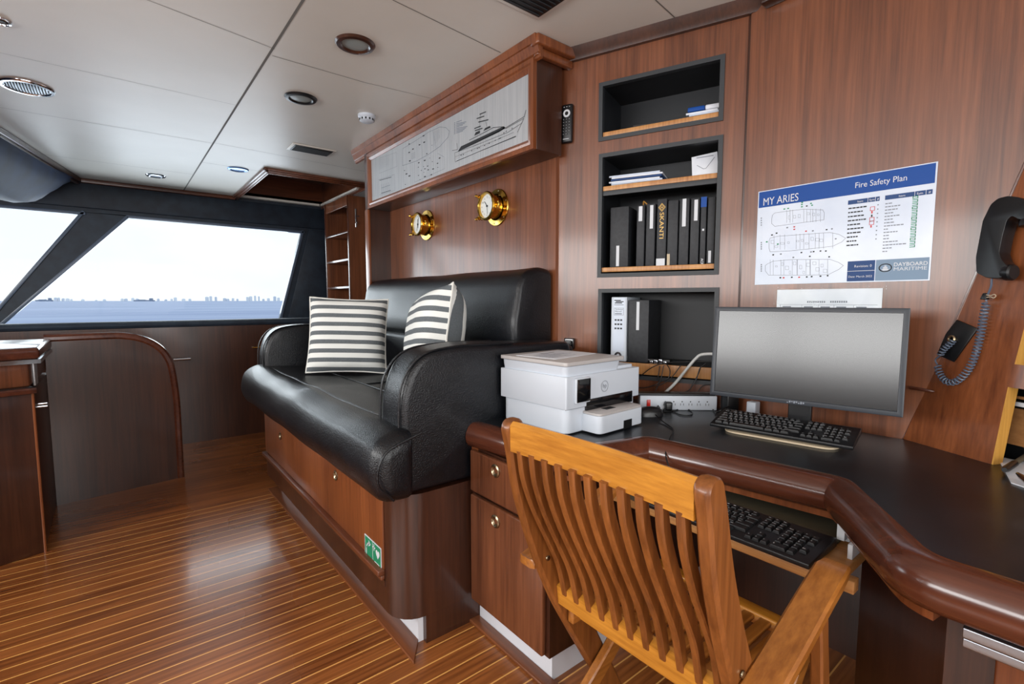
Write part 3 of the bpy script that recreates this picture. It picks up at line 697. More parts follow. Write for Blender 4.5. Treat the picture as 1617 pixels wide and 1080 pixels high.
mb = MB().tube([(1.438, 1.79, 1.03), (1.452, 1.79, 1.24), (1.50, 1.79, 1.34)], .004, 6); mb.build('piping', 'leather', st); mb = MB()
mb.tube(smooth_path([(.66, 1.43, .58), (.607, 1.43, .65), (.635, 1.43, .74), (.76, 1.43, .785)], 5), .004, 6)
mb.build('piping', 'leather', st)

def pillow(name, lab, mat, w=.45, th=.085):
    t = thing(name, lab, 'cushion', mat=mat); n = 22; vs = []; fs = []
    for sgn in (-1, 1):
        for i in range(n+1):
            for j in range(n+1):
                u = i/n*2-1; v = j/n*2-1
                h = th*(max(0, (1-u**4)*(1-v**4)))**.55
                k = 1-.055*(1-abs(v)**2)*abs(u)**3; k2 = 1-.055*(1-abs(u)**2)*abs(v)**3
                wr = .005*noise.noise(Vector((u*3+sgn, v*3, 1.7)))
                vs.append((u*w/2*k, sgn*h+wr, v*w/2*k2))
    m_ = (n+1)**2
    for s_ in (0, 1):
        for i in range(n):
            for j in range(n):
                a = s_*m_+i*(n+1)+j; fs.append((a, a+1, a+n+2, a+n+1))
    MB(mat).add(vs, fs).build('cover', 'pillow', t, ang=70)
    ed = []
    for i in range(n): ed.append((i/n*2-1, -1))
    for i in range(n): ed.append((1, i/n*2-1))
    for i in range(n): ed.append((1-i/n*2, 1))
    for i in range(n): ed.append((-1, 1-i/n*2))
    pts = []
    for u, v in ed:
        k = 1-.055*(1-abs(v)**2)*abs(u)**3; k2 = 1-.055*(1-abs(u)**2)*abs(v)**3
        pts.append((u*w/2*k, .005*noise.noise(Vector((u*3, v*3, 1.7))), v*w/2*k2))
    MB(mat).tube(pts, .005, 6, closed=True).build('seam', 'pipe', t)
pm = T(1.060, 2.875, 1.017) @ RZ(math.radians(-27)) @ RX(math.radians(-14)) @ RY(math.radians(2))
pillow('striped_cushion', 'grey and white striped cushion lying flat-faced at the left of the settee', pm)
pm2 = T(1.225, 2.15, 1.045) @ RZ(math.radians(-105)) @ RX(math.radians(-10)) @ RY(math.radians(-9))
pillow('striped_cushion', 'grey and white striped cushion turned edge-on, behind the near settee arm', pm2, .46, .125)

# ================================================================== SHELF WALL NICHES
def niche(N, lab, boards, cat='wall shelf', et=.020):
    u0, u1, v0, v1 = N
    t = thing('wall_niche', lab, cat, mat=WN @ T((u0+u1)/2, v0, 0))
    D = -.27; mb = MB(WN)
    mb.box((u0+.004, v0+.004, D), (u1-.004, v1-.004, D+.008)).box((u0+.004, v0+.004, D), (u0+.012, v1-.004, 0)).box((u1-.012, v0+.004, D), (u1-.004, v1-.004, 0))
    mb.box((u0+.012, v0+.004, D), (u1-.012, v0+.012, 0)).box((u0+.012, v1-.012, D), (u1-.012, v1-.004, 0))
    mb.build('lining', 'niche', t)
    mb = MB(WN); mould_frame(mb, u0-.004, v0-.004, u1+.004, v1+.004, [(0, 0), (0, .006), (.018, .006), (.018, -.02)])
    mb.build('frame', 'nicheframe', t)
    for b in boards:
        sh = MB(WN).box((u0+.013, b-.006, D+.01), (u1-.013, b, -.014)).build('shelf', 'niche', t)
        MB(WN).box((u0+.015, b-et, -.014), (u1-.015, b+.001, -.002), .002).build('shelf_edge', 'oak', sh)
        if b-.03 > v0+.05:
            MB(WN).box((u0+.012, b-.042, -.016), (u1-.012, b-.020, -.001), .001).build('shelf_rail', 'nicheframe', sh)
    return t
niche(N1, 'black-lined wall niche with oak edge, topmost of three', [1.988])
niche(N2, 'black-lined wall niche in the middle, two shelves full of binders and papers', [1.374, 1.745])
niche(N3, 'black-lined wall niche behind the printer, lowest of three', [.935], et=.05)
# binders in the middle niche
def spine(name, u0, u1, z0, h, lean, lab, mats=('binder', 'mark'), dep=.20, front=-.03, marks=(), cat='binder', group=None, txt=None):
    w = u1-u0; Mx = WN @ T(u0, z0, front) @ RZ(-lean)
    t = thing(name, lab, cat, mat=Mx, group=group)
    MB(Mx).box((0, 0, -dep), (w, h, 0), .004, seg=2).build('cover', mats[0], t)
    for (a0, b0, a1, b1) in marks:
        MB(Mx).rect(a0*w, b0*h, a1*w, b1*h, .0008).build('spine_label', mats[1], t)
    if txt: m = MB(Mx); txt(m, w, h); m.build('lettering', ['gold', 'mark', 'blue', 'ink'], t)
    return t
zb = 1.3755
g = 'binders on the middle niche shelf'
def tiny(m, w, h, x, y0, y1, n=5, mi=3):
    for k in range(n): m.rect(x-.0012, y0+(y1-y0)*k/n, x+.0012, y0+(y1-y0)*(k+.7)/n, .0012, mi)
spine('binder', .250, .338, zb, .277, .0, 'wide black binder with a low white label, leftmost on the middle shelf', marks=[(.36, .02, .52, .36)], group=g)
spine('binder', .375, .411, zb, .275, -.0, 'narrow black binder with short white label near its top, second from left', marks=[(.25, .74, .70, .98)], group=g)
spine('binder', .418, .458, zb, .278, -.0, 'narrow black binder with long white label near its top, third from left', marks=[(.42, .60, .78, .97)], group=g)
def skanti(m, w, h):
    m.text('SKANTI', w*.30, h*.80, w*.62, .0012, 0, -PI/2, width=.115)
    c = (w*.5, h*.87); r = w*.36
    for q in (1, .72): m.line([(c[0]-r*q, c[1]), (c[0], c[1]+r*q*1.15), (c[0]+r*q, c[1]), (c[0], c[1]-r*q*1.15)], .0016, .0012, 0, True)
    m.text('H', c[0]-.005, c[1]-.005, .014, .0012, 0, bold=True)
spine('binder', .466, .508, zb, .294, 0, 'tall black binder with gold upright lettering and a diamond emblem', marks=[(.02, .0, .92, .11)], group=g, txt=skanti)
spine('binder', .513, .557, zb, .283, 0, 'plain black binder with cream label low on its spine, right of the gold-lettered one', mats=('binder', 'beige'), marks=[(.02, .0, .30, .18)], group=g)
spine('binder', .562, .603, zb, .286, 0, 'black binder with a long white label, right of the plain black one', marks=[(.30, .58, .68, .99)], group=g)
spine('binder', .609, .645, zb, .283, 0, 'black binder with shorter white label, left of the blue-topped manual', marks=[(.40, .66, .80, .97)], group=g)
def acr(m, w, h):
    m.rect(0, h*.85, w, h, .001, 2); m.text('ACR', w*.3, h*.09, w*.6, .0012, 1, -PI/2, True); m.rect(w*.35, h*.50, w*.7, h*.53, .0012, 1)
spine('manual', .650, .673, zb, .283, 0, 'thin dark manual with a blue top band on the binder shelf', txt=acr, cat='book', group=g)
spine('binder', .678, .708, zb, .281, 0, 'black binder with low white label, rightmost on the middle shelf', marks=[(.25, .02, .62, .20)], group=g)
spine('folder', .7105, .7165, zb, .270, 0, 'thin cream folder pressed against the right side of the binder shelf', mats=('beige', 'mark'), cat='folder')
mb = MB(WN).tube(smooth_path([(.385, zb+.27, -.10), (.388, zb+.30, -.09), (.40, zb+.292, -.08), (.412, zb+.282, -.08), (.43, zb+.279, -.085)], 5), .003, 6)
tag(mb.build('orange_strap', 'ply'), 'small tan strap loop lying on top of the narrow binders', 'strap')
# binders in the lower niche
def arch(m, w, h):
    m.rect(w*.12, h*.12, w*.88, h*.98, .001, 0)
sp = spine('lever_arch_file', .262, .337, .936, .302, 0, 'white lever arch file with printed spine behind the printer', mats=('white', 'mark'), cat='binder', dep=.22)
Mx = WN @ T(.262, .936, -.03)
mb = MB(Mx); w, h = .075, .302
mb.rect(w*.14, h*.16, w*.88, h*.985, .0012, 0)
for k, (a, b) in enumerate(((.2, .62), (.3, .8), (.22, .7))): mb.rect(w*a, h*(.94-k*.02), w*b, h*(.955-k*.02), .0016, 1)
mb.rect(w*.2, h*.875, w*.8, h*.882, .0016, 1)
mb.line([(w*.2, h*.72), (w*.8, h*.72), (w*.8, h*.83), (w*.2, h*.83)], .001, .0016, 1, True)
for k, (s_, f_) in enumerate((('Technical', .50), ('Manual', .42))): mb.text(s_, w*.25, h*(.80-k*.033), .0095, .0016, 1, width=w*f_)
mb.rect(w*.25, h*.735, w*.70, h*.745, .0016, 1)
for k in range(3):
    for j in range(3): mb.rect(w*(.24+.18*j), h*(.63-.065*k), w*(.37+.18*j), h*(.655-.065*k), .0016, 1)
mb.build('spine_print', ['sheet', 'ink'], sp)
mb = MB(Mx); mb.lathe([(.008, .0015), (.016, .0015), (.017, .004), (.008, .004)], T(w*.5, h*.09, 0), 20); mb.build('finger_ring', 'chrome', sp)
spine('binder', .345, .440, .936, .288, 0, 'wide black binder with a long white label beside the white lever arch file', marks=[(.40, .52, .54, .97)], dep=.22, cat='binder')
# papers in the niches
def slab(name, u0, u1, v0, h, d0, d1, lab, mat='paper', ang=0, cat='papers', sheets=1, lift=0):
    Mx = WN @ T((u0+u1)/2, v0, (d0+d1)/2) @ RY(ang); w = (u1-u0)/2; dd_ = abs(d1-d0)/2
    t = thing(name, lab, cat, mat=Mx)
    mm = mat if isinstance(mat, list) else [mat]
    for k in range(sheets):
        o = rd.uniform(-.012, .012)
        MB(Mx).box((-w+o, h*k/sheets, -dd_+o*.5), (w+o, h*(k+.86)/sheets, dd_+o*.5), .001, seg=1).build('sheet_stack', mm[k % len(mm)], t)
    return t
slab('booklet_stack', .245, .475, 1.7465, .052, -.24, -.035, 'pile of white booklets on the upper shelf of the middle niche', ['paper', 'sheet', 'paper', 'navy'], .06, 'booklets', 6)
cdm = WN @ T(.655, 1.80, -.060) @ RX(-.25) @ RZ(.10)
c_ = thing('photo_card', 'small white card leaning at the right of the booklet shelf', 'card', mat=cdm)
MB(cdm).box((-.052, -.052, -.004), (.052, .045, .004), .001).build('card', 'paper', c_)
mb = MB(cdm).line([(-.03, .0), (-.005, -.022), (.005, -.022), (.04, .02)], .002, .0055).line([(-.03, .035), (.035, .03)], .003, .0055); mb.build('card_print', 'inkgrey', c_)
slab('paper_stack', .585, .712, 1.9895, .028, -.20, -.03, 'small stack of white papers at the right end of the top niche', ['paper', 'sheet'], .03, 'papers', 3)
bkm = WN @ T(.612, 2.019, -.07) @ RY(.05)
bk = thing('blue_booklet', 'small blue and white booklet on the paper stack in the top niche', 'booklet', mat=bkm)
MB(bkm).box((-.03, 0, -.05), (.038, .018, .038), .003).build('cover', 'blue', bk)
MB(bkm).box((.039, .0, -.05), (.098, .020, .035), .006).build('white_part', 'paper', bk)
slab('dark_case', .34, .44, 1.9895, .022, -.12, -.04, 'flat black case lying in the top niche', 'gloss_black', .1, 'case')

# remote control and switch
rm = WN @ T(.046, 2.053, 0) @ RZ(-.02)
t = thing('remote_control', 'slim black remote control hanging on the wall left of the top niche', 'remote control', mat=rm)
MB(rm).box((-.027, -.088, 0), (.027, .088, .022), .008).build('body', 'black', t)
MB(rm).lathe([(.009, .0225), (.009, .024), (.017, .024), (.018, .0215)], T(0, .045, 0), 24).build('ring_button', 'mark', t)
mb = MB(rm)
for r_ in range(6):
    for c in range(3): mb.box((-.018+c*.0145, -.052+r_*.0135, .021), (-.0105+c*.0145, -.046+r_*.0135, .0235), .001, seg=1, mi=0); mb.rect(-.0155+c*.0145, -.050+r_*.0135, -.013+c*.0145, -.048+r_*.0135, .0238, 1)
for c in range(3): mb.rect(-.016+c*.0135, .074, -.011+c*.0135, .076, .0224, 1)
mb.text('GOTO', -.014, -.074, .008, .0224, 1) if False else mb.rect(-.016, -.0725, .014, -.0695, .0224, 1)
mb.build('buttons', ['key', 'mark'], t)
t = thing('wall_socket', 'small black wall socket on the panel just behind the printer', 'socket', mat=WN @ T(.07, 1.02, 0))
MB(WN).box((.045, .985, 0), (.095, 1.04, .028), .005).build('housing', 'gloss_black', t)
MB(WN).box((.055, 1.0, .028), (.085, 1.03, .034), .003).build('cover', 'black', t)

# ================================================================== DESK
K = [(1.03, 1.485), (1.075, 1.05), (1.36, .975), (1.425, .415), (1.105, .19), (1.112, -.85)]
def fillet(P, r, n=6):
    o = [Vector(P[0])]
    for i in range(1, len(P)-1):
        p = Vector(P[i]); a = Vector(P[i-1])-p; b = Vector(P[i+1])-p; rr = min(r, a.length*.45, b.length*.45)
        A_ = p+a.normalized()*rr; B_ = p+b.normalized()*rr
        for k in range(n+1): t_ = k/n; o.append(A_*(1-t_)**2+p*2*t_*(1-t_)+B_*t_*t_)
    o.append(Vector(P[-1])); return o
KP = fillet(K, .035, 5)
dk = thing('desk', 'built-in mahogany desk with black leather top, rounded nosing and knee space', 'desk', (1.5, .6, 0))
MB().prism([(p.x, p.y) for p in KP]+[(XP-.004, -.85), (XP-.004, .975), (1.80, 1.485)], .735, .77).build('desktop', 'desktop', dk)
prof = [(-.004, .771), (.014, .774), (.034, .771), (.050, .760), (.060, .743), (.063, .725), (.060, .706), (.051, .692), (.038, .685), (.0, .684), (-.01, .70)]
rings = []
for i, p in enumerate(KP):
    a = KP[max(i-1, 0)]; b = KP[min(i+1, len(KP)-1)]
    d1 = (p-a).normalized() if i else (b-p).normalized(); d2 = (b-p).normalized() if i < len(KP)-1 else d1
    n1 = Vector((d1.y, -d1.x)); n2 = Vector((d2.y, -d2.x)); n = (n1+n2).normalized(); n /= max(.6, n.dot(n1))
    rings.append([(p.x+n.x*o, p.y+n.y*o, z) for o, z in prof])
MB().loft(rings).build('nosing', 'nosing', dk, ang=50)
mb = MB(); apr = []
for i, p in enumerate(KP):
    a = KP[max(i-1, 0)]; b = KP[min(i+1, len(KP)-1)]; d = (b-a).normalized(); n = Vector((d.y, -d.x)); apr.append([(p.x+n.x*.034, p.y+n.y*.034, .684), (p.x+n.x*.034, p.y+n.y*.034, .668), (p.x+n.x*.006, p.y+n.y*.006, .668), (p.x+n.x*.006, p.y+n.y*.006, .684)])
mb.loft([a_ for a_, p in zip(apr, KP) if p.y > .16]).build('under_moulding', 'mahog_o', dk)
# left pedestal
ped = MB().prism([(1.0, 1.483), (1.795, 1.483), (1.955, 1.06), (1.0, 1.06)], .10, .685).build('left_pedestal', 'mahog_d', dk)
MB().prism([(1.03, 1.483), (1.78, 1.483), (1.93, 1.08), (1.03, 1.08)], 0, .10).build('toe_kick', 'whitekick', dk)
def pull(y, z, par):
    fr = frame((.98, y, z), (0, -1, 0), (0, 0, 1)); MB(fr).lathe([(.010, 0), (.022, 0), (.023, .004), (.018, .007), (.014, .004), (.011, -.001), (0, -.001)], n=22).build('ring_pull', 'dullbrass', par)
dw = MB().box((.98, 1.075, .525), (1.0, 1.470, .678), .006).build('drawer', 'mahog', dk); pull(1.311, .642, dw)
dr = MB().box((.98, 1.075, .105), (1.0, 1.470, .512), .006).build('door', 'mahog', dk); pull(1.312, .463, dr)
struct(MB().box((.985, 1.0, 0), (1.03, 1.49, .012), .003).build('trim_11', 'kerb'))
# right pedestal
MB().prism([(1.43, .375), (1.135, .165), (1.142, -.85), (1.96, -.85), (1.96, .375)], 0, .683).build('right_pedestal', 'mahog_d', dk)
MB().box((1.125, -.85, .05), (1.142, .10, .655), .004).build('drawer_front', 'mahog_o', dk)
mb = MB().box((1.068, -.85, .646), (1.14, .135, .662), .002).box((1.060, -.85, .666), (1.14, .135, .6835), .002)
tag(mb.build('aluminium_track', 'steel', dk), 'silvery metal track')
MB().box((1.90, .38, 0), (1.955, 1.06, .683)).build('back_panel', 'mahog_d', dk)
mb = MB().box((1.30+.02, .40, .650), (1.34, .384, .73)).box((1.345, .380, .640), (1.385, .392, .715), .002)
mb.build('slide_bracket', 'mark', dk)
mb = MB().tube([(1.375, .75, .676), (1.39, .47, .676)], .004, 6); mb.build('torn_edging', 'chrome', dk)
# keyboard tray
tr = thing('keyboard_tray', 'light wooden pull-out tray with dark mesh mat under the desk edge', 'tray', (1.3, .65, .62))
MB().box((1.15, .345, .612), (1.60, .98, .634), .003).build('board', 'oak', tr)
MB().box((1.155, .40, .634), (1.58, .97, .638), .001).build('mesh_mat', 'mesh', tr)
MB().box((1.17, .318, .606), (1.20, .345, .634), .002).build('end_block', 'oak', tr)
MB().box((1.27, .352, .634), (1.60, .362, .668), .001).build('side_rail', 'mark', tr)

# keyboards
def keyboard(lab, mat, W_, D_, group=None):
    t = thing('computer_keyboard', lab, 'keyboard', mat=mat)
    MB(mat).prism([(-D_/2, 0), (D_/2, 0), (D_/2, .022), (D_/2-.012, .024), (-D_/2, .012)], -W_/2, W_/2, M=frame((0, 0, 0), (0, 1, 0), (0, 0, 1)), r=.003, seg=2).build('case', 'black', t)
    rows = [['Esc', None, 'F1', 'F2', 'F3', 'F4', None, 'F5', 'F6', 'F7', 'F8', 'F9', 'F10', 'F11', 'F12'],
            ['`', '1', '2', '3', '4', '5', '6', '7', '8', '9', '0', '-', '=', ('Bksp', 2)],
            [('Tab', 1.5), 'Q', 'W', 'E', 'R', 'T', 'Y', 'U', 'I', 'O', 'P', '[', ']', ('\\', 1.5)],
            [('Caps', 1.75), 'A', 'S', 'D', 'F', 'G', 'H', 'J', 'K', 'L', ';', "'", ('Enter', 2.25)],
            [('Shift', 2.25), 'Z', 'X', 'C', 'V', 'B', 'N', 'M', ',', '.', '/', ('Shift', 2.75)],
            [('Ctrl', 1.5), ('Alt', 1.25), ('', 6.5), ('Alt', 1.5), ('Fn', 1.25), ('Ctrl', 1.5)]]
    nav = [['Prt', 'Scr', 'Pse'], ['Ins', 'Hom', 'PgU'], ['Del', 'End', 'PgD'], [], [None, '^', None], ['<', 'v', '>']]
    num = [[], ['Num', '/', '*', '-'], ['7', '8', '9', '+'], ['4', '5', '6', None], ['1', '2', '3', 'En'], [('0', 2), '.']]
    p = (W_-.03)/22.6; dy = (D_-.03)/6; tilt = math.atan(.012/D_); cnt = 0; extra = MB(mat)
    def key(x, row, w, s):
        nonlocal cnt
        y = D_/2-.018-dy*(row+.5); Mk = T(x+w*p/2, y, .012+(y+D_/2)/D_*.012) @ RX(tilt)
        m = MB(mat) if cnt < 100 else extra
        a = w*p/2-.0012; b = dy/2-.0012
        m.loft([[(-a, -b, 0), (a, -b, 0), (a, b, 0), (-a, b, 0)], [(-a+.001, -b+.001, .005), (a-.001, -b+.001, .005), (a-.001, b-.001, .005), (-a+.001, b-.001, .005)], [(-a+.0028, -b+.002, .0072), (a-.0028, -b+.002, .0072), (a-.0028, b-.0032, .0072), (-a+.0028, b-.0032, .0072)]], 0, M=Mk)
        if s: m.text(s, -a+.0035, -.0005 if len(s) < 3 else 0, .0062 if len(s) < 3 else .0042, .0076, 1, bold=True, M=Mk)
        cnt += 1
        if m is not extra: m.build('key', ['key', 'mark'], t)
    for r_, row in enumerate(rows):
        x = -W_/2+.013
        for k in row:
            if k is None: x += .6*p; continue
            s, w = k if isinstance(k, tuple) else (k, 1); key(x, r_, w, s); x += w*p
    for r_, row in enumerate(nav):
        for i, k in enumerate(row):
            if k: key(-W_/2+.013+15.3*p+i*p, r_, 1, k)
    for r_, row in enumerate(num):
        x = -W_/2+.013+18.55*p
        for k in row:
            if k is None: x += p; continue
            s, w = k if isinstance(k, tuple) else (k, 1); key(x, r_, w, s); x += w*p
    if extra.v: tag(extra.build('remaining_keys', ['key', 'mark'], t), kind='stuff')
    return t
k1 = frame(((1.60+1.665)/2+.078, (.885+.48)/2+.012, .789), (.06, -.405, 0), (.99, .15, .12))
# frame(): r = along, u = depth -> local x right, y away, z up
keyboard('black computer keyboard on the desktop in front of the monitor', k1 , .42, .15)
pm_ = thing('mesh_pad', 'beige mesh pad under the keyboard on the desktop', 'pad', (1.72, .70, .77))
fr = frame((1.745, .700, .7705), (.06, -.405, 0), (.405, .06, 0))
MB(fr).prism(rprof([(-.165, -.118), (.17, -.118), (.18, .12), (-.18, .12)], 5, .05), 0, .006, r=.002).build('pad', 'beige', pm_)
mb = MB(fr)
for i in range(52):
    for j in range(3):
        mb.rect(-.155+i*.006+(j % 2)*.003, -.114+j*.005, -.152+i*.006+(j % 2)*.003, -.1115+j*.005, .0064)
        mb.rect(-.155+i*.006+(j % 2)*.003, .100+j*.005, -.152+i*.006+(j % 2)*.003, .1025+j*.005, .0064)
mb.build('perforation', 'mesh', pm_)
k2 = frame((1.218, .612, .640), (.0, -1, 0), (1, 0, 0))
keyboard('black computer keyboard on the pull-out tray below the desk edge', k2, .44, .165)

# monitor
MU = Vector((.19, -.982, 0)).normalized(); MV = Vector((.088, .017, 1)).normalized()
mf = frame((1.720, .655, 1.041), MU, MV)
mon = thing('monitor', 'black flat computer monitor, switched off, standing on the desk', 'monitor', (1.80, .67, .77))
w, h = .273, .158
mb = MB(mf).box((-w, -h, -.022), (w, h, -.001), .006); mould_frame(mb, -w, -h, w, h, [(0, -.004), (0, .004), (.004, .006), (.014, .006), (.015, .0012)])
mb.build('bezel', 'bezel', mon)
MB(mf).rect(-w+.014, -h+.016, w-.014, h-.014, .002).build('screen', 'screen', mon)
MB(mf).box((-w+.05, -h+.03, -.045), (w-.05, h-.05, -.02), .012).build('rear_shell', 'black', mon)
mb = MB(mf)
for k, (a_, b_) in enumerate(((0, 2), (1, 6), (3, 5), (0, 6), (2, 6), (0, 3), (0, 6), (1, 5))): mb.rect(-.026+k*.0065, -h+.004+a_*.0011, -.026+k*.0065+.0045, -h+.0045+b_*.0011, .0066)
mb.build('maker_marks', 'inkgrey', mon)
mb = MB().box((-.035, -.012, 0), (.035, .012, .19), .004, M=frame((1.795, .662, .775), MU, (0, 0, 1)) @ RX(-PI/2) @ T(0, 0, 0)) if False else MB(frame((1.795, .672, .775), MU, (0, 0, 1))).box((-.035, 0, -.012), (.035, .22, .012), .004)
mb.build('stand_column', 'black', mon)
MB(frame((1.79, .672, .7705), MU, (0, 0, 1))).box((-.12, 0, -.09), (.12, .010, .09), .004).build('stand_foot', 'black', mon)

# printer
pr_ = T(1.137, 1.135, .7705) @ RZ(math.radians(2.5)); PW, PD = .405, .334
p_ = thing('printer', 'white all-in-one inkjet printer with a small dark touchscreen', 'printer', mat=pr_)
def rcorn(x0, y0, x1, y1, r, n=5):
    return [tuple(v) for v in rprof([(x0, y0), (x1, y0), (x1, y1), (x0, y1)], n, r)]
MB(pr_).prism(rcorn(.006, .004, PW-.006, PD-.006, .03), .004, .088, r=.006, seg=3).build('base', 'white', p_)
mb = MB(pr_).prism(rcorn(-.002, -.003, PW+.004, PD, .006), .090, .198, r=.004)
mb.build('body', 'white', p_)
mb = MB(pr_).loft([[(x, y, z) for x, y in rcorn(.004+o, .006+o, .30-o, PD-.004, .02)] for z, o in ((.196, .004), (.215, .0), (.232, -.002))])
mb.build('scanner_housing', 'white', p_)
mb = MB(pr_).prism([(.30, .02), (PW-.01, .02), (PW-.01, PD-.02), (.30, PD-.02)], .196, .210, r=.004); mb.build('side_deck', 'white', p_)
lid = MB(pr_ @ T(0, 0, .234) @ RY(math.radians(0))).prism(rcorn(-.006, -.004, .315, PD-.0, .014), 0, .013, r=.004, seg=3).build('scanner_lid', 'greyplastic', p_)
MB(pr_).box((-.0026, .0, .088), (PW+.003, .001, .0895)).build('seam_line', 'inkgrey', p_)
mb = MB(pr_).box((.036, -.013, .105), (.112, .0, .192), .005); mb.build('screen_frame', 'white', p_)
mb = MB(pr_).box((.040, -.0155, .110), (.108, -.012, .188), .003); mb.build('touchscreen', 'gloss_black', p_)
LF = pr_ @ frame((0, -.0035, 0), (1, 0, 0), (0, 0, 1))
mb = MB(LF); cx, cy = .198, .148
mb.line([(cx+.019*math.cos(k*PI/18), cy+.019*math.sin(k*PI/18)) for k in range(36)], .0016, .0006, 0, True)
mb.text('hp', cx-.0115, cy-.005, .022, .0006, 0, 0, width=.021)
mb.build('emblem', 'inkgrey', p_)
# output tray
mb = MB(pr_).box((.10, -.005, .070), (PW-.04, .012, .112), .002); mb.build('output_slot', 'gloss_black', p_)
ot = MB(pr_).prism(rcorn(.085, -.075, .335, .02, .022), .006, .066, r=.004, seg=3).build('paper_tray', 'white', p_)
MB(pr_).prism(rcorn(.087, -.073, .333, .01, .02), .066, .074, r=.002).build('tray_lid', 'greyplastic', ot)
mb = MB(pr_).box((.165, -.040, .074), (.215, -.015, .0755), .0005); mb.build('tray_catch', 'key', ot)
mb = MB(pr_).box((.215, -.0765, .004), (.262, -.06, .034)); mb.build('finger_recess', 'key', ot)
MB(pr_).box((.02, .02, -.0005), (PW-.02, PD-.02, .006)).build('rubber_feet', 'key', p_)
sm = pr_ @ T(.155, .19, .2475) @ RZ(.12)
sh = thing('printed_sheet', 'white printed sheet lying on top of the printer lid', 'paper', mat=sm)
MB(sm).box((-.125, -.09, 0), (.13, .095, .0012)).build('sheet', 'paper', sh)
mb = MB(sm)
mb.rect(-.03, .05, .055, .058, .0016, 0)
for k in range(7): mb.rect(-.10, .03-.014*k, -.10+.03*(3+(k*5 % 4)), .033-.014*k, .0016, 1)
mb.build('print', ['inkgrey', 'slate'], sh)

# power strip, mouse, cables
A0 = Vector((1.664, 1.232, .7705)); B0 = Vector((1.90, 1.025, .7705)); sf = frame(A0, B0-A0, (0, 0, 1)); Ls = (B0-A0).length
ps = thing('power_strip', 'long white power strip standing on edge behind the mouse', 'power strip', mat=sf)
MB(sf).box((0, 0, -.04), (Ls, .060, 0), .004).build('housing', 'white', ps)
MB(sf).box((.028, .012, 0), (.043, .043, .004), .002).build('rocker_switch', 'redswitch', ps)
mb = MB(sf)
for k in range(6):
    x = .105+k*.034; mb.box((x-.008, .020, 0), (x-.0062, .029, .0006)).box((x+.004, .020, 0), (x+.0058, .029, .0006)).lathe([(0, .0008), (.0026, .0006), (.0027, 0)], T(x-.001, .036, 0), 8)
mb.build('sockets', 'key', ps)
tag(MB(sf).box((-.01, .0605, -.045), (Ls*.98, .070, .0), .003).build('dark_ledge', 'black', ps), 'black top edge')
pg = thing('power_plug', 'small black plug pushed into the white power strip', 'plug', mat=sf @ T(.115, .02, 0))
MB(sf).box((.098, .006, .001), (.126, .038, .03), .005).build('plug_body', 'black', pg)
cube = thing('power_adapter', 'black power adapter block standing at the right end of the power strip', 'adapter', (1.925, .985, .77))
MB(T(1.925, .985, .7705) @ RZ(-.38)).box((-.028, -.022, 0), (.028, .022, .075), .005).build('case', 'black', cube)
a2 = thing('wall_adapter', 'white adapter block half hidden behind the keyboard and monitor', 'adapter', (1.93, .90, .77))
MB(T(1.935, .895, .7705)).box((-.02, -.018, 0), (.02, .018, .055), .004).build('case', 'white', a2)
mm_ = T(1.615, 1.148, .7705) @ RZ(math.radians(-122))
ms = thing('computer_mouse', 'black computer mouse beside the printer output tray', 'mouse', mat=mm_)
rings = []
for k in range(13):
    t_ = -1+2*k/12; y = t_*.056; ww = .031*math.sqrt(max(.001, 1-abs(t_)**2.6))*(1-.08*t_); hh = .036*math.sqrt(max(.002, 1-abs(t_*.97-.0)**2.4))
    rings.append([(ww*math.cos(a), y, max(0, hh*math.sin(a)**.8) if math.sin(a) > 0 else 0) for a in [j*PI/10 for j in range(11)]])
MB(mm_).loft(rings).build('shell', 'black', ms, ang=60)
MB(mm_).lathe([(.0, -.003), (.009, -.003), (.010, 0), (.009, .003), (0, .003)], T(0, .034, .026) @ RY(PI/2), 14).build('scroll_wheel', 'key', ms)
mb = MB().tube(smooth_path([(1.585, 1.10, .785), (1.55, 1.04, .775), (1.50, .97, .7735), (1.44, .93, .776), (1.375, .90, .772), (1.300, .86, .735), (1.29, .80, .66), (1.30, .74, .645)], 6), .0022, 6)
mb.build('mouse_cord', 'cable', ms)
def cable(pts, r, lab, mat='cable', group='loose black cables behind the desk', name='cable', rgroup=True):
    return tag(MB().tube(smooth_path(pts, 7), r, 7).build(name, mat), lab, 'cable', group if rgroup else None)
def wp(x, y, w): # a point w metres in front of the shelf wall, seen at this pixel
    u, v = on(WN, x, y, w); return WN @ Vector((u, v, w))
def dp(x, y, h=.003): return px(x, y, 2, .77+h)
cable([wp(1048, 622, .03), wp(1066, 605, .03), wp(1085, 582, .03), wp(1098, 567, .028), wp(1108, 560, .026), wp(1130, 559, .02), wp(1150, 562, .02)], .0062, 'thick white cable rising from the power strip towards the monitor', 'whitecable', None, rgroup=False)
gl = 'thin black cable in the tangle above and around the power strip'
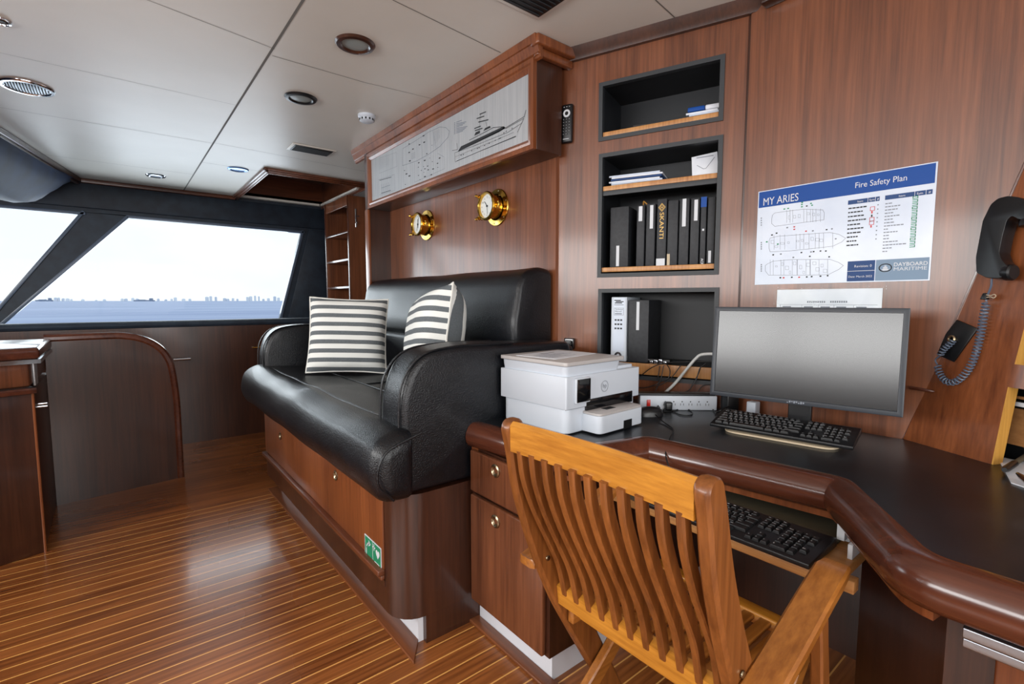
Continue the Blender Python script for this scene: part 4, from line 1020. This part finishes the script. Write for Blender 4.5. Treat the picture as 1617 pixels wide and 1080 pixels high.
for pts in ([wp(1010, 595, .02), wp(1030, 580, .02), wp(1052, 573, .02), wp(1085, 571, .02), wp(1128, 571, .02), wp(1150, 573, .015)],
            [wp(1052, 574, .02), wp(1058, 585, .03), wp(1055, 597, .04), wp(1042, 604, .045), wp(1036, 615, .05), wp(1032, 622, .055)],
            [wp(1042, 578, .02), wp(1040, 590, .03), wp(1038, 600, .03)], [wp(1048, 577, .02), wp(1044, 596, .03), wp(1038, 606, .045), wp(1020, 612, .05), wp(1008, 612, .05)],
            [wp(1075, 577, .02), wp(1064, 592, .03), wp(1054, 602, .04), wp(1035, 611, .05)], [wp(1108, 575, .02), wp(1102, 592, .03), wp(1094, 606, .04), wp(1088, 616, .045), wp(1075, 621, .05)],
            [wp(1115, 573, .02), wp(1105, 582, .03), wp(1100, 598, .035), wp(1090, 614, .04)], [wp(1122, 607, .02), wp(1110, 609, .025), wp(1102, 618, .03)],
            [wp(1037, 620, .055), wp(1037, 632, .075), dp(1041, 644, .02), dp(1046, 652, .003)],
            [wp(1012, 626, .065), wp(1014, 636, .08), dp(1020, 646, .02)]):
    cable(pts, .0022, gl)
cable([dp(1045, 650), dp(1052, 641, .012), wp(1049, 632, .085), wp(1056, 624, .08), wp(1072, 621, .07), wp(1082, 622, .07), wp(1086, 628, .08), dp(1079, 641, .01), dp(1066, 648), dp(1048, 650)], .0022, gl)
cable([dp(1020, 636, .03), wp(1036, 636, .09), wp(1060, 634, .075), wp(1080, 637, .07), wp(1098, 631, .06), wp(1112, 635, .06), wp(1122, 642, .05), dp(1128, 650), dp(1130, 655)], .0022, gl)
cable([dp(1055, 646), dp(1075, 655), dp(1092, 655), dp(1090, 648), dp(1070, 641, .01), dp(1060, 640, .02)], .0022, gl)
cable([dp(1131, 652), dp(1140, 647, .02), dp(1154, 640, .03), wp(1160, 630, .06)], .0025, gl)
cable([px(722, 668, 2, .779), px(738, 661, 2, .782), px(752, 664, 2, .776), px(765, 661, 2, .776), px(776, 650, 2, .776), px(782, 641, 2, .776)], .0022, 'thin black cable looping over the desk corner beside the settee arm', group=None, rgroup=False)
hb = thing('usb_hub', 'small dark connector cluster on the oak edge of the lowest niche', 'connector', mat=WN @ T(.50, .936, -.03))
mb = MB(WN)
for k in range(4): mb.box((.452+k*.020, .9365, -.03+.004*(k % 2)), (.468+k*.020, .950+.004*(k % 3), -.012), .002)
mb.build('connectors', ['chrome'], hb)
MB(WN).box((.43, .9365, -.08), (.54, .957, -.032), .005).build('hub_body', 'black', hb)

# ================================================================== POSTER AND SLEEVE
PS = frame((XP-.0006, 0, 0), (0, -1, 0), (0, 0, 1))
po = thing('fire_plan_poster', 'blue-headed laminated fire safety plan of a yacht on the wall above the monitor', 'poster', mat=PS @ T(-.655, 1.46, 0))
c4 = [on(PS, *c) for c in ((1192, 450), (1467, 442.5), (1483, 255.4), (1198.5, 302.4))]
u0, v0 = c4[0][0]+.0, (c4[0][1]+c4[1][1])/2; u1 = (c4[1][0]+c4[2][0])/2; v1 = (c4[2][1]+c4[3][1])/2
MB(PS).box((u0, v0, 0), (u1, v1, .0014)).build('laminated_sheet', 'sheet', po)
Wd = u1-u0; Hd = v1-v0
def q(x, y): return (u0+x*Wd, v0+(1-y)*Hd)       # fractions across / down the sheet
def qz(x, y):                                    # from the detail view
    a = on(PS, 1190+x/4.153, 240+y/4.153); return a
mb = MB(PS)
a = q(.006, .008); b = q(.992, .175); mb.rect(a[0], b[1], b[0], a[1], .0018, 0)
mb.build('header_band', 'blue', po)
mb = MB(PS); z_ = .0022
a = q(.035, .155); mb.text('MY ARIES', a[0], a[1], .040, z_, 0, width=.128); mb.build('title_lettering', 'mark', po); mb = MB(PS)
a = q(.60, .118); mb.text('Fire Safety Plan', a[0], a[1], .0265, z_, 0, width=.142)
mb.build('title_lettering', 'mark', po)
mb = MB(PS)
a = q(.585, .80); b = q(.732, .99); mb.rect(a[0], b[1], b[0], a[1], .0018, 1)
a = q(.585, .892); b = q(.732, .896); mb.rect(a[0], b[1], b[0], a[1], z_, 0)
for t_, x, y, s in (('Revision: 0', .622, .86, .0115), ('Date: March 2022', .592, .955, .0095)):
    a = q(x, y); mb.text(t_, a[0], a[1], s, z_, 0)
mb.build('revision_block', ['mark', 'navy'], po); mb = MB(PS)
a = q(.736, .80); b = q(.992, .99); mb.rect(a[0], b[1], b[0], a[1], .0018, 2)
a = q(.825, .865); mb.text('DAYBOARD', a[0], a[1], .0165, z_, 0, bold=True, width=.087); a = q(.825, .905); mb.text('MARITIME', a[0], a[1], .0155, z_, 0, width=.086)
c = q(.785, .875)
mb.line([(c[0]+.0165*math.cos(k*PI/16), c[1]+.0125*math.sin(k*PI/16)) for k in range(32)], .003, z_, 0, True)
mb.add([(c[0]-.010, c[1]-.004, z_), (c[0]+.010, c[1]-.004, z_), (c[0]+.007, c[1]-.009, z_), (c[0]-.007, c[1]-.009, z_)], [(0, 1, 2, 3)], 0)
mb.rect(c[0]-.006, c[1]-.003, c[0]+.006, c[1]+.002, z_, 0); mb.rect(c[0]-.003, c[1]+.003, c[0]+.003, c[1]+.007, z_, 0)
mb.build('maker_logo', ['mark', 'navy', 'slate'], po); mb = MB(PS)
for (xa, xb, ys, ye, cols) in ((.568, .735, .225, .265, ('Item', 'Sym', '#')), (.762, .985, .225, .265, ('Item', 'Sym', '#'))):
    a = q(xa, ys); b = q(xb, ye); mb.rect(a[0], b[1], b[0], a[1], .0018, 1)
    for cst, f in zip(cols, (.3, .68, .92)):
        p = q(xa+(xb-xa)*f, ye-.010); mb.text(cst, p[0], p[1], .0095, z_, 0)
    for f in (.64, .87):
        p = q(xa+(xb-xa)*f, ys); p2 = q(xa+(xb-xa)*f, ye); mb.rect(p[0]-.0006, p2[1], p[0]+.0006, p[1], z_, 0)
mb.build('table_headers', ['mark', 'navy', 'slate'], po)
mb = MB(PS); rp = random.Random(11)
for k in range(10):
    x = .572; y = .295+k*.0385
    for j in range(rp.randint(4, 7)):
        w_ = rp.uniform(.008, .02); a = q(x, y); b = q(x+w_, y+.012); mb.rect(a[0], b[1], b[0], a[1], .0018, 0); x += w_+.003
        if x > .66: break
    if k < 9: a = q(.725, y); b = q(.732, y+.01); mb.rect(a[0], b[1], b[0], a[1], .0018, 1)
for k in range(16):
    x = .765; y = .295+k*.0285
    for j in range(rp.randint(2, 8)):
        w_ = rp.uniform(.008, .018); a = q(x, y); b = q(x+w_, y+.009); mb.rect(a[0], b[1], b[0], a[1], .0018, 1); x += w_+.003
        if x > .87: break
for k in range(9):
    a = q(.69, .297+k*.032); s_ = .006
    if k in (1, 4, 5): mb.line([(a[0], a[1]-s_), (a[0]+s_*2, a[1]-s_), (a[0]+s_*2, a[1]+s_), (a[0], a[1]+s_)], .0016, .0018, 3, True)
    if k in (2, 3, 6): mb.rect(a[0]+.003, a[1]-.004, a[0]+.007, a[1]+.004, .0018, 3 if k != 3 else 0)
for k in range(15):
    a = q(.905, .275+k*.030)
    mb.line([(a[0]-.004, a[1]+.003), (a[0]+.008, a[1]+.003), (a[0]+.008, a[1]-.003), (a[0]-.004, a[1]-.003)], .0022, .0018, 2, k % 3 == 0)
# three deck plans
def hull(pts, w=.0012): mb.line([qz(*p) for p in pts], w, .0018, 1)
hull([(120, 440), (125, 415), (140, 400), (210, 390), (330, 375), (455, 380), (465, 400), (462, 445), (330, 462), (215, 478), (140, 488), (120, 470), (120, 440)])
hull([(102, 585), (110, 565), (160, 553), (300, 543), (500, 528), (560, 540), (605, 565), (580, 590), (520, 618), (400, 632), (250, 648), (110, 655), (102, 630), (102, 585)])
hull([(78, 745), (90, 735), (130, 716), (250, 706), (500, 704), (560, 725), (590, 745), (560, 770), (490, 805), (300, 808), (100, 808), (78, 780), (78, 745)])
for xs, ya, yb in (((218, 240, 258, 330, 350, 375, 390, 410, 440), 385, 465), ((135, 175, 205, 280, 305, 330, 365, 405, 430, 460, 520), 545, 640), ((110, 130, 180, 200, 255, 287, 345, 372, 430, 487), 706, 806)):
    for x in xs:
        s_ = -.10*(x-120) if yb < 700 else 0
        mb.line([qz(x, ya+max(s_*.4, -20)), qz(x, yb+s_*.2)], .0009 if x not in (287, 372) else .002, .0018, 1)
for cx_, cy_ in ((235, 430), (270, 425), (300, 420), (360, 405), (395, 410), (425, 412), (125, 590), (150, 620), (190, 600), (230, 595), (290, 585), (320, 580), (350, 600), (385, 570), (420, 575), (445, 580), (150, 750), (190, 735), (220, 760), (240, 790), (270, 730), (310, 755), (330, 790), (360, 740), (400, 730), (420, 770), (450, 745), (470, 780)):
    w_, h_ = rp.uniform(5, 13), rp.uniform(4, 12); mb.line([qz(cx_-w_, cy_-h_), qz(cx_+w_, cy_-h_), qz(cx_+w_, cy_+h_), qz(cx_-w_, cy_+h_)], .0007, .0018, 1, True)
for x, y, m_ in ((203, 375, 2), (228, 371, 2), (320, 332, 2), (318, 345, 2), (318, 360, 2), (378, 338, 2), (385, 350, 2), (350, 355, 0), (222, 497, 1), (268, 492, 3), (268, 508, 3), (88, 590, 2), (160, 605, 2), (122, 545, 0), (152, 533, 0), (345, 520, 3), (390, 518, 1), (480, 510, 0), (515, 505, 1), (540, 570, 1), (130, 675, 0), (180, 670, 1), (315, 660, 0), (378, 656, 1), (395, 654, 0), (440, 650, 0), (475, 650, 0), (262, 692, 1), (370, 685, 0), (497, 688, 0), (177, 825, 0), (198, 825, 3), (252, 822, 0), (300, 822, 3), (350, 820, 0), (382, 818, 0), (440, 815, 0), (487, 812, 0)):
    a = qz(x-6, y+4); b = qz(x+6, y-5); mb.rect(a[0], a[1], b[0], b[1], .0019, m_)
for y0_, y1_ in ((430, 490), (590, 645), (735, 790)):
    for k in range(4):
        yy = y0_+(y1_-y0_)*k/4; a = qz(48, yy+9); b = qz(56, yy); mb.rect(a[0], a[1], b[0], b[1], .0018, 1)
mb.build('deck_drawings', ['ink', 'inkgrey', 'greenink', 'redink'], po)
sl = thing('document_sleeve', 'clear plastic sleeve holding a white form above the monitor', 'document', mat=PS @ T(-.68, 1.20, 0))
MB(PS).box((-.842, 1.08, 0), (-.508, 1.262, .0015)).build('sheet', 'paper', sl)
mb = MB(PS); sl_p = []
for k in range(21):
    sl_p.append((-.852+.355*k/20, 1.268+.003*math.sin(k*1.9)))
vs = []; 
for k in range(21):
    for j in range(4): vs.append((sl_p[k][0], 1.07+(sl_p[k][1]-1.07)*j/3, .0028+.0014*math.sin(k*.9+j)))
mb.add(vs, [(k*4+j, k*4+4+j, k*4+5+j, k*4+1+j) for k in range(20) for j in range(3)])
mb.build('plastic_cover', 'glass', sl)
mb = MB(PS)
for k in range(9): mb.rect(-.735+k*.0068, 1.213, -.7305+k*.0068, 1.2195, .0018)
for k in range(8): mb.rect(-.66+k*.0068, 1.2135, -.6555+k*.0068, 1.220, .0018)
mb.line([(-.83, 1.206), (-.52, 1.206)], .001, .0018)
for x in (-.82, -.745, -.69, -.64, -.58): mb.rect(x, 1.196, x+.03, 1.200, .0018); mb.rect(x-.008, 1.17, x-.007, 1.206, .0018)
mb.build('form_print', 'inkgrey', sl)

# ================================================================== SLOPED CONSOLE PANEL AT THE RIGHT
P1 = Vector((1.985, .432, .77)); P2 = Vector((1.862, .206, .77)); P3 = Vector((1.98, .285, 1.285))
nn = (P2-P1).cross(P3-P1).normalized()
if nn.x > 0: nn = -nn
CU = (P2-P1).normalized(); CV = nn.cross(CU); CF = frame(P1, CU, CV)
def cp(x, y, w=0): return on(CF, x, y, w)
e0 = cp(1565, 733); e1 = cp(1591, 611); e2 = cp(1601.5, 575); e3 = cp(1617, 517)
i1 = cp(1540, 437); i2 = cp(1617, 262); 
ub = i2[0]+(i2[0]-0)*.25; 
lft = lambda v: (i2[0])*v/i2[1]    # left edge, along the wall
right = e0[0]+.95
cons = thing('sloped_side_console', 'leaning mahogany side console with two open bays at the right edge', 'console', (1.95, .1, .77))
mb = MB(CF); TH = -.03
vt = (CZ-.004-.77)/CV.z
mb.prism([(0, 0), e0, e1, e2, e3, (e3[0]+(e3[0]-e2[0])*.6, e3[1]+(e3[1]-e2[1])*.6), (lft(vt)+.18, vt), (lft(vt), vt)], TH, 0)
mb.prism([e1, (right, e1[1]+.0), (right, e2[1]), e2], TH, 0)
top3 = (e3[0]+(e3[0]-e2[0])*.6, e3[1]+(e3[1]-e2[1])*.6)
mb.prism([top3, (right, top3[1]), (right, vt), (lft(vt)+.18, vt)], TH, 0)
mb.build('face_panel', 'mahog_o', cons)
mb = MB(CF)
def edge(a, b, t=.001): # raw wooden edge lining along the opening
    d = (Vector(b)-Vector(a)).normalized(); n_ = Vector((-d.y, d.x))
    if n_.x < 0: n_ = -n_
    mb.prism([a, b, Vector(b)+n_*.004, Vector(a)+n_*.004], TH-.002, -.001)
edge(e0, e1); edge(e2, top3)
tag(mb.build('raw_edge', 'ply', cons), 'raw yellow wooden edge')
mb = MB(CF)
mb.box((e0[0]-.12, .002, TH-.18), (right, vt, TH-.17))
mb.box((e1[0]-.05, e1[1]+.004, TH-.17), (right, e2[1]-.004, TH-.004))
mb.build('inner_lining', 'niche', cons)
bd = MB(CF).box((e0[0]-.05, .055, TH-.12), (right, e1[1]-.058, TH-.07), .003).build('inner_drawer', 'tanwood', cons)
MB(CF).box((e0[0]-.05, e1[1]-.050, TH-.13), (right, e1[1]-.038, TH-.02), .001).build('white_divider', 'mark', cons)
MB(CF).box((e0[0]-.05, e1[1]-.030, TH-.13), (right, e1[1]-.022, TH-.03), .001).build('tan_divider', 'tanwood', cons)
a = cp(1436, 625); b = cp(1481, 619)
rod = thing('wooden_peg', 'slim wooden peg sticking out between monitor and side console', 'peg', mat=T(*(CF @ Vector((b[0], b[1], .01)))))
p_a = CF @ Vector((b[0], b[1], .012)); p_b = px(1437, 612, 0, XP-.01)
MB().tube([p_b, p_b.lerp(p_a, .95), p_a], [.006, .0045, .002], 10).build('peg', 'nosing', rod)
# edge fillet along the wall joint
struct(MB().tube([CF @ Vector((lft(v), v, .0)) for v in (.0, .3, .6, .8, vt)], .004, 6).build('trim_12', 'nosing'))

# telephone handset
def C3(x, y, w): u, v = cp(x, y, w); return (u, v)
hp_ = [(1573, 324), (1584, 315), (1600, 311), (1617, 313), (1640, 325), (1640, 350), (1617, 348), (1606, 342), (1598, 350), (1591, 375), (1586, 400), (1590, 412), (1600, 422), (1598, 436), (1586, 441), (1566, 440), (1550, 432), (1549, 408), (1560, 350)]
zo = .014
ph = thing('telephone_handset', 'black telephone handset hanging on the sloped console at the right', 'telephone', mat=CF @ T(*C3(1580, 380, .03), .03))
pts = rprof([C3(x, y, .035) for x, y in hp_], 3, .006)
mb = MB(CF).prism(pts, zo, zo+.040, r=.007, seg=3); mb.build('handle_body', 'black', ph, ang=50)
c = C3(1585, 432, .035); mb = MB(CF)
mb.lathe([(0, 0), (.020, 0), (.022, .006), (.022, .018), (.018, .022), (0, .022)], T(c[0]+.004, c[1]+.002, zo+.023) @ RY(PI/2) , 20); mb.build('mouthpiece', 'black', ph)
c = C3(1632, 345, .035); mb = MB(CF).lathe([(0, 0), (.020, 0), (.022, .006), (.022, .018), (0, .020)], T(c[0]-.004, c[1]-.002, zo+.023) @ RX(PI/2), 20); mb.build('earpiece', 'black', ph)
ck = C3(1566, 332, .02); hk = thing('handset_cradle', 'black wall cradle behind the telephone handset', 'cradle', mat=CF @ T(ck[0]+.03, ck[1], 0))
c2_ = C3(1600, 335, .005)
mb = MB(CF).box((ck[0]+.012, ck[1]-.045, 0), (ck[0]+.09, ck[1]+.02, .013), .003); mb.build('back_plate', 'black', hk)
mb = MB(CF).tube([(ck[0]-.006, ck[1]+.002, .012), (ck[0]+.012, ck[1]+.002, .012)], .008, 12); mb.build('side_knob', 'black', hk)
def helix(path, R_, r_, turns_per_m, mb):
    P = [Vector(p) for p in smooth_path(path, 10)]; L_ = 0; o = []; prev = None; up = Vector((0, 0, 1)); ph_ = 0
    for i in range(len(P)-1):
        a_, b_ = P[i], P[i+1]; d = (b_-a_); ln = d.length; d.normalize(); x = up.cross(d)
        if x.length < .05: x = Vector((1, 0, 0)).cross(d)
        x.normalize(); y = d.cross(x); n_ = max(2, int(ln*turns_per_m*9))
        for k in range(n_):
            t_ = k/n_; o.append(a_+(b_-a_)*t_+(x*math.cos(ph_)+y*math.sin(ph_))*R_); ph_ += 2*PI*ln*turns_per_m/n_
    mb.tube(o, r_, 5, caps=True); return o
def c3(x, y, w): u, v = cp(x, y, w); return CF @ Vector((u, v, w))
mb = MB()
hx = [c3(1557, 478, .02), c3(1553, 500, .018), c3(1548, 530, .018), c3(1540, 560, .018), c3(1528, 585, .018), c3(1510, 602, .018), c3(1494, 602, .018), c3(1484, 590, .018), c3(1480, 576, .018)]
helix(hx, .0085, .0021, 105, mb)
helix([c3(1484, 562, .022), c3(1490, 552, .022), c3(1500, 543, .024), c3(1506, 537, .024)], .0075, .0021, 110, mb)
mb.tube(smooth_path([c3(1566, 440, .035), c3(1565, 452, .03), c3(1560, 465, .022), c3(1557, 476, .02)], 5), .0026, 6)
mb.tube(smooth_path([c3(1480, 576, .018), c3(1477, 568, .018), c3(1484, 562, .022)], 5), .0022, 6)
mb.build('coiled_cord', 'cord', ph)
bc = thing('binder_clip', 'small black and wire binder clip gripping the coiled telephone cord', 'clip', mat=T(*c3(1558, 469, .03)))
a = c3(1556, 468, .024)
mb = MB(CF @ T(*cp(1556, 468, .024), .024)); mb.prism([(-.009, -.009), (.008, -.009), (.003, .009), (-.004, .009)], -.006, .006, r=.001); mb.build('clip_body', 'black', bc)
mb = MB(CF @ T(*cp(1556, 468, .024), .028)); mb.tube(smooth_path([(.003, -.004, 0), (.016, -.002, 0), (.024, -.005, 0), (.029, .0, 0), (.024, .005, 0), (.016, .002, 0), (.003, .004, 0)], 5), .0011, 6); mb.build('wire_arm', 'oak' if False else 'beige', bc)
wpl = [cp(*c) for c in ((1513, 505), (1546, 519), (1508, 572), (1473, 556))]
wp_ = thing('cord_socket_plate', 'black square socket plate with the coiled cord plugged in', 'socket', mat=CF @ T(*cp(1510, 538), 0))
MB(CF).prism(wpl, 0, .006, r=.0015).build('plate', 'black', wp_)
c = cp(1507, 536); MB(CF).lathe([(.006, .006), (.011, .006), (.012, .012), (.008, .014), (.006, .010)], T(c[0], c[1], 0), 16).build('socket_collar', 'dullbrass', wp_)

# papers and pen by the console
pp = thing('desk_papers', 'white papers lying on the desk below the open console bay', 'papers', (1.80, .12, .77))
mb = MB().prism([(1.955, .205), (1.700, .150), (1.62, .03), (1.64, -.12), (1.93, -.05)], .7705, .7735).prism([(1.94, .15), (1.74, .10), (1.68, -.10), (1.92, -.08)], .7735, .776)
mb.build('sheets', 'paper', pp)
pn = thing('black_marker', 'black marker pen lying on the papers by the console', 'pen', (1.78, .12, .776))
A_ = px(1586, 742, 2, .786); B_ = px(1617, 722, 2, .786)
MB().tube([A_, A_.lerp(B_, .08), A_.lerp(B_, .5)], [.006, .0085, .0085], 12).build('barrel', 'black', pn)
MB().tube([A_.lerp(B_, .5), A_.lerp(B_, 1.2)], .0065, 12).build('cap', 'mesh', pn)
pn = thing('ballpoint_pen', 'dark pen pointing off the right edge on the papers', 'pen', (1.72, .10, .776))
A_ = px(1607, 748, 2, .786); B_ = px(1640, 775, 2, .786)
MB().tube([A_, A_.lerp(B_, .2), B_], [.004, .007, .007], 10).build('barrel', 'gloss_black', pn)

# ================================================================== CEILING FITTINGS
def ceil_pt(x, y): p = px(x, y, 2, CZ); return p.x, p.y
def fitting(name, lab, cat, x, y, build, group=None):
    X_, Y_ = ceil_pt(x, y); Mx = T(X_, Y_, CZ) @ RX(PI); t = thing(name, lab, cat, mat=Mx, group=group); build(t, Mx); return t
def downlight(r, ring='mahog_d', lens='lens'):
    def f(t, Mx):
        MB(Mx).lathe([(r*.66, -.01), (r*.66, .006), (r*.74, .012), (r*.92, .010), (r, .002), (r, 0)], n=36).build('trim_ring', ring, t)
        MB(Mx).lathe([(0, .006), (r*.5, .006), (r*.68, .003)], n=36).build('lens', lens, t)
    return f
fitting('downlight', 'wood-ringed ceiling downlight nearest the yacht drawing box', 'ceiling light', 561, 69, downlight(.088))
fitting('downlight', 'dark-ringed ceiling downlight further forward, just past a seam', 'ceiling light', 475, 154.5, downlight(.088, 'black'))
def grille(r, c='chrome'):
    def f(t, Mx):
        MB(Mx).lathe([(r*.80, .004), (r*.84, .012), (r*.95, .012), (r, .003), (r, 0)], n=36).build('rim', c, t)
        m = MB(Mx).lathe([(0, .014), (r*.4, .013), (r*.82, .006)], n=36); m.build('cover', 'steel', t)
        m = MB(Mx)
        for i in range(-7, 8):
            for j in range(-7, 8):
                x, y = i*r*.105, j*r*.105; d = math.hypot(x, y)
                if d < r*.75: m.lathe([(0, .0165-.009*(d/r)**1.5), (r*.028, .0160-.009*(d/r)**1.5), (r*.03, .012-.009*(d/r)**1.5)], T(x, y, 0), 6)
        m.build('perforation', 'key' if c == 'chrome' else 'bluelens', t)
    return f
fitting('ceiling_speaker', 'chrome ceiling speaker with round grille at upper left', 'speaker', 43, 137, grille(.115))
fitting('halogen_spot', 'small bluish ceiling spot lamp beside the wooden hatch', 'ceiling light', 376, 267, downlight(.085, 'bluelens', 'bluelens'))
fitting('halogen_spot', 'small chrome ceiling spot lamp above the window divider', 'ceiling light', 246, 277, downlight(.08, 'chrome', 'steel'))
fitting('halogen_spot', 'small chrome spot lamp cut off at the left picture edge', 'ceiling light', -2, 31, downlight(.04, 'chrome', 'key'))
def smoke(t, Mx):
    MB(Mx).lathe([(.052, 0), (.052, .014), (.046, .020), (.044, .022), (.044, .036), (.030, .044), (0, .046)], n=30).build('body', 'white', t)
    m = MB(Mx)
    for k in range(12):
        a = k*PI/6; m.box((.0435, -.005, .024), (.0465, .005, .035), M=RZ(a))
    m.build('vent_slots', 'key', t)
fitting('smoke_detector', 'small white smoke detector on the ceiling beside the drawing box', 'smoke detector', 579, 182, smoke)
def vent(w, d, ang):
    def f(t, Mx):
        Mx2 = Mx @ RZ(ang)
        MB(Mx2).box((-w-.02, -d-.02, 0), (w+.02, d+.02, .006), .005).build('surround', 'ceiling', t)
        MB(Mx2).box((-w, -d, .004), (w, d, .010), .002).build('vent_plate', 'key', t)
        m = MB(Mx2)
        for k in range(9): m.box((-w+.01, -d+.012+k*(2*d-.024)/9, .010), (w-.01, -d+.016+k*(2*d-.024)/9, .013))
        m.build('slats', 'nicheframe', t)
    return f
fitting('air_vent', 'black rectangular ceiling vent in front of the hatch', 'vent', 492, 236.5, vent(.14, .075, 0))
def vent2(t, Mx):
    vent(.13, .10, 0)(t, Mx)
fitting('air_vent', 'black ceiling vent cut off by the top edge of the picture', 'vent', 853, -14, vent(.10, .12, 0))

# ================================================================== TEAK FOLDING ARMCHAIR
ch = thing('folding_armchair', 'golden teak slatted folding armchair standing at the desk, seen from behind', 'chair', (.95, .63, 0))
YL, YR = .857, .400; TK = .029
cen = [(.699, .928), (.712, .88), (.732, .79), (.765, .69), (.805, .59), (.860, .475), (.930, .35), (1.02, .19), (1.11, .03), (1.13, 0)]
wid = [.052, .056, .062, .066, .070, .074, .072, .062, .052, .05]
cs = smooth_path([(x, 0, z) for x, z in cen], 4); ws = []
for i in range(len(cs)):
    f_ = i/4; j = min(int(f_), len(wid)-2); ws.append(wid[j]+(wid[j+1]-wid[j])*(f_-j))
def board(path, widths, y0, y1, r=.006, roundtop=True):
    """curved board in the XZ plane, between y0 and y1"""
    rings = []; n_ = len(path)
    for i, p in enumerate(path):
        d = (path[min(i+1, n_-1)]-path[max(i-1, 0)]); d.y = 0; d.normalize(); nr = Vector((-d.z, 0, d.x)); w_ = widths[i]/2
        rg = []
        for a_, b_ in ((-1, -1), (1, -1), (1, 1), (-1, 1)):
            for (ca, cb) in (((1-r/w_), 1), (1, 1)) if False else (((1), 1),):
                pass
        ym, yh = (y0+y1)/2, (y1-y0)/2
        for (a_, b_) in ((-(w_-r), -yh), ((w_-r), -yh), (w_, -(yh-r)), (w_, (yh-r)), ((w_-r), yh), (-(w_-r), yh), (-w_, (yh-r)), (-w_, -(yh-r))):
            q_ = p+nr*a_; rg.append((q_.x, ym+b_, q_.z))
        rings.append(rg)
    return rings
for nm, ya, yb in (('post', YL, YL+TK), ('post', YR-TK, YR)):
    pth = list(cs); ww = list(ws)
    d0 = (pth[0]-pth[1]).normalized(); ext = []; ew = []
    for k in range(5):
        a_ = (k+1)/5*PI/2; ext.append(pth[0]+d0*.020*math.sin(a_)); ew.append(max(.016, ww[0]*math.cos(a_*.82)))
    pth = ext[::-1]+pth; ww = ew[::-1]+ww
    MB().loft(board(pth, ww, ya, yb)).build(nm, 'teak_z', ch, ang=40)
# top rail: slightly curved crest
MB().loft([[(x+.0, y, z) for x, z in [(.682+b, .878), (.703+b, .878), (.706+b, .93), (.702+b, .944), (.690+b, .947), (.681+b, .938)]] for y, b in [(YL, 0)]+[(YL-(YL-YR)*k/12, .012*math.sin(PI*k/12)) for k in range(1, 12)]+[(YR, 0)]]).build('top_rail', 'teak_y', ch, ang=40)
MB().loft([[(x, y, z) for x, z in [(.838, .452), (.858, .462), (.852, .512), (.832, .502)]] for y in (YL, YR)]).build('lower_back_rail', 'teak_y', ch)
sp_ = smooth_path([(.694, 0, .885), (.706, 0, .82), (.738, 0, .74), (.782, 0, .655), (.818, 0, .58), (.842, 0, .49)], 4)
proto = None
for k in range(11):
    y = YL-.026-(YL-YR-.052)*k/10
    MB().loft(board([p.copy() for p in sp_], [.022+.004*math.sin(PI*i/(len(sp_)-1)) for i in range(len(sp_))], y-.0085, y+.0085, .003)).build('back_slat', 'teak_z', ch, ang=40)
# seat
for k in range(11):
    y = YL-.025-(YL-YR-.05)*k/10
    MB().box((.87, y-.014, .424), (1.215, y+.014, .438), .004).build('seat_slat', 'teak_x', ch)
MB().box((1.205, YR+.002, .412), (1.245, YL-.002, .444), .006).build('seat_front_rail', 'teak_y', ch)
MB().box((.895, YR+.002, .395), (.93, YL-.002, .423), .004).build('seat_rear_rail', 'teak_y', ch)
for y in (YR+.012, YL-.012): MB().box((.87, y-.01, .39), (1.22, y+.01, .426), .004).build('seat_side_rail', 'teak_x', ch)
# rear legs crossing
for y0_, y1_ in ((YL-.030, YL-.004), (YR+.004, YR+.030)):
    pth = smooth_path([(.70, 0, 0), (.80, 0, .085), (.95, 0, .195), (1.05, 0, .275), (1.20, 0, .415)], 3)
    MB().loft(board(pth, [.045]*len(pth), y0_, y1_, .004)).build('rear_leg', 'teak_x', ch)
MB().tube([(.80, YR+.02, .088), (.80, YL-.02, .088)], .012, 10).build('leg_stretcher', 'teak_y', ch)
# armrests
for ya, yb, s_ in ((YR-TK-.060, YR-TK+.001, 1), (YL+TK-.001, YL+TK+.055, -1)):
    L_ = [(.745, 0, .566), (.80, 0, .577), (.92, 0, .617), (1.02, 0, .654), (1.135, 0, .692)]
    if s_ < 0: L_[0] = (.775, 0, .572)
    pt_ = smooth_path(L_, 4); rings = []
    n_ = len(pt_)
    for i, p in enumerate(pt_):
        t_ = i/(n_-1); e = 1
        if t_ < .12: e = .62+.38*math.sin(t_/.12*PI/2)
        if t_ > .93: e = .86+.14*math.cos((t_-.93)/.07*PI/2)
        ym = (ya+yb)/2; yh = (yb-ya)/2*e; th = .022 if t_ < .9 else .022-.010*(t_-.9)/.1
        top = p.z+(0 if t_ < .93 else -.010*((t_-.93)/.07)**2)
        rings.append([(p.x, ym-yh+.005, top), (p.x, ym+yh-.005, top), (p.x, ym+yh, top-.005), (p.x, ym+yh, top-th), (p.x, ym-yh, top-th), (p.x, ym-yh, top-.005)])
    MB().loft(rings).build('armrest', 'teak_x', ch, ang=40)
    yy = (ya+yb)/2; pth = [Vector((1.045, 0, .637)), Vector((1.06, 0, .55)), Vector((1.08, 0, .43))]
    MB().loft(board(pth, [.04, .036, .04], yy-.012, yy+.012, .004)).build('arm_support', 'teak_z', ch)
for x, z in ((.80, .585), (.870, .455), (1.00, .235)):
    for y in (YL-.001, YR-TK-.002): MB().lathe([(0, .003), (.006, .0025), (.007, 0)], T(x, y, z) @ RX(PI/2), 12).build('bolt_head', 'dullbrass', ch)
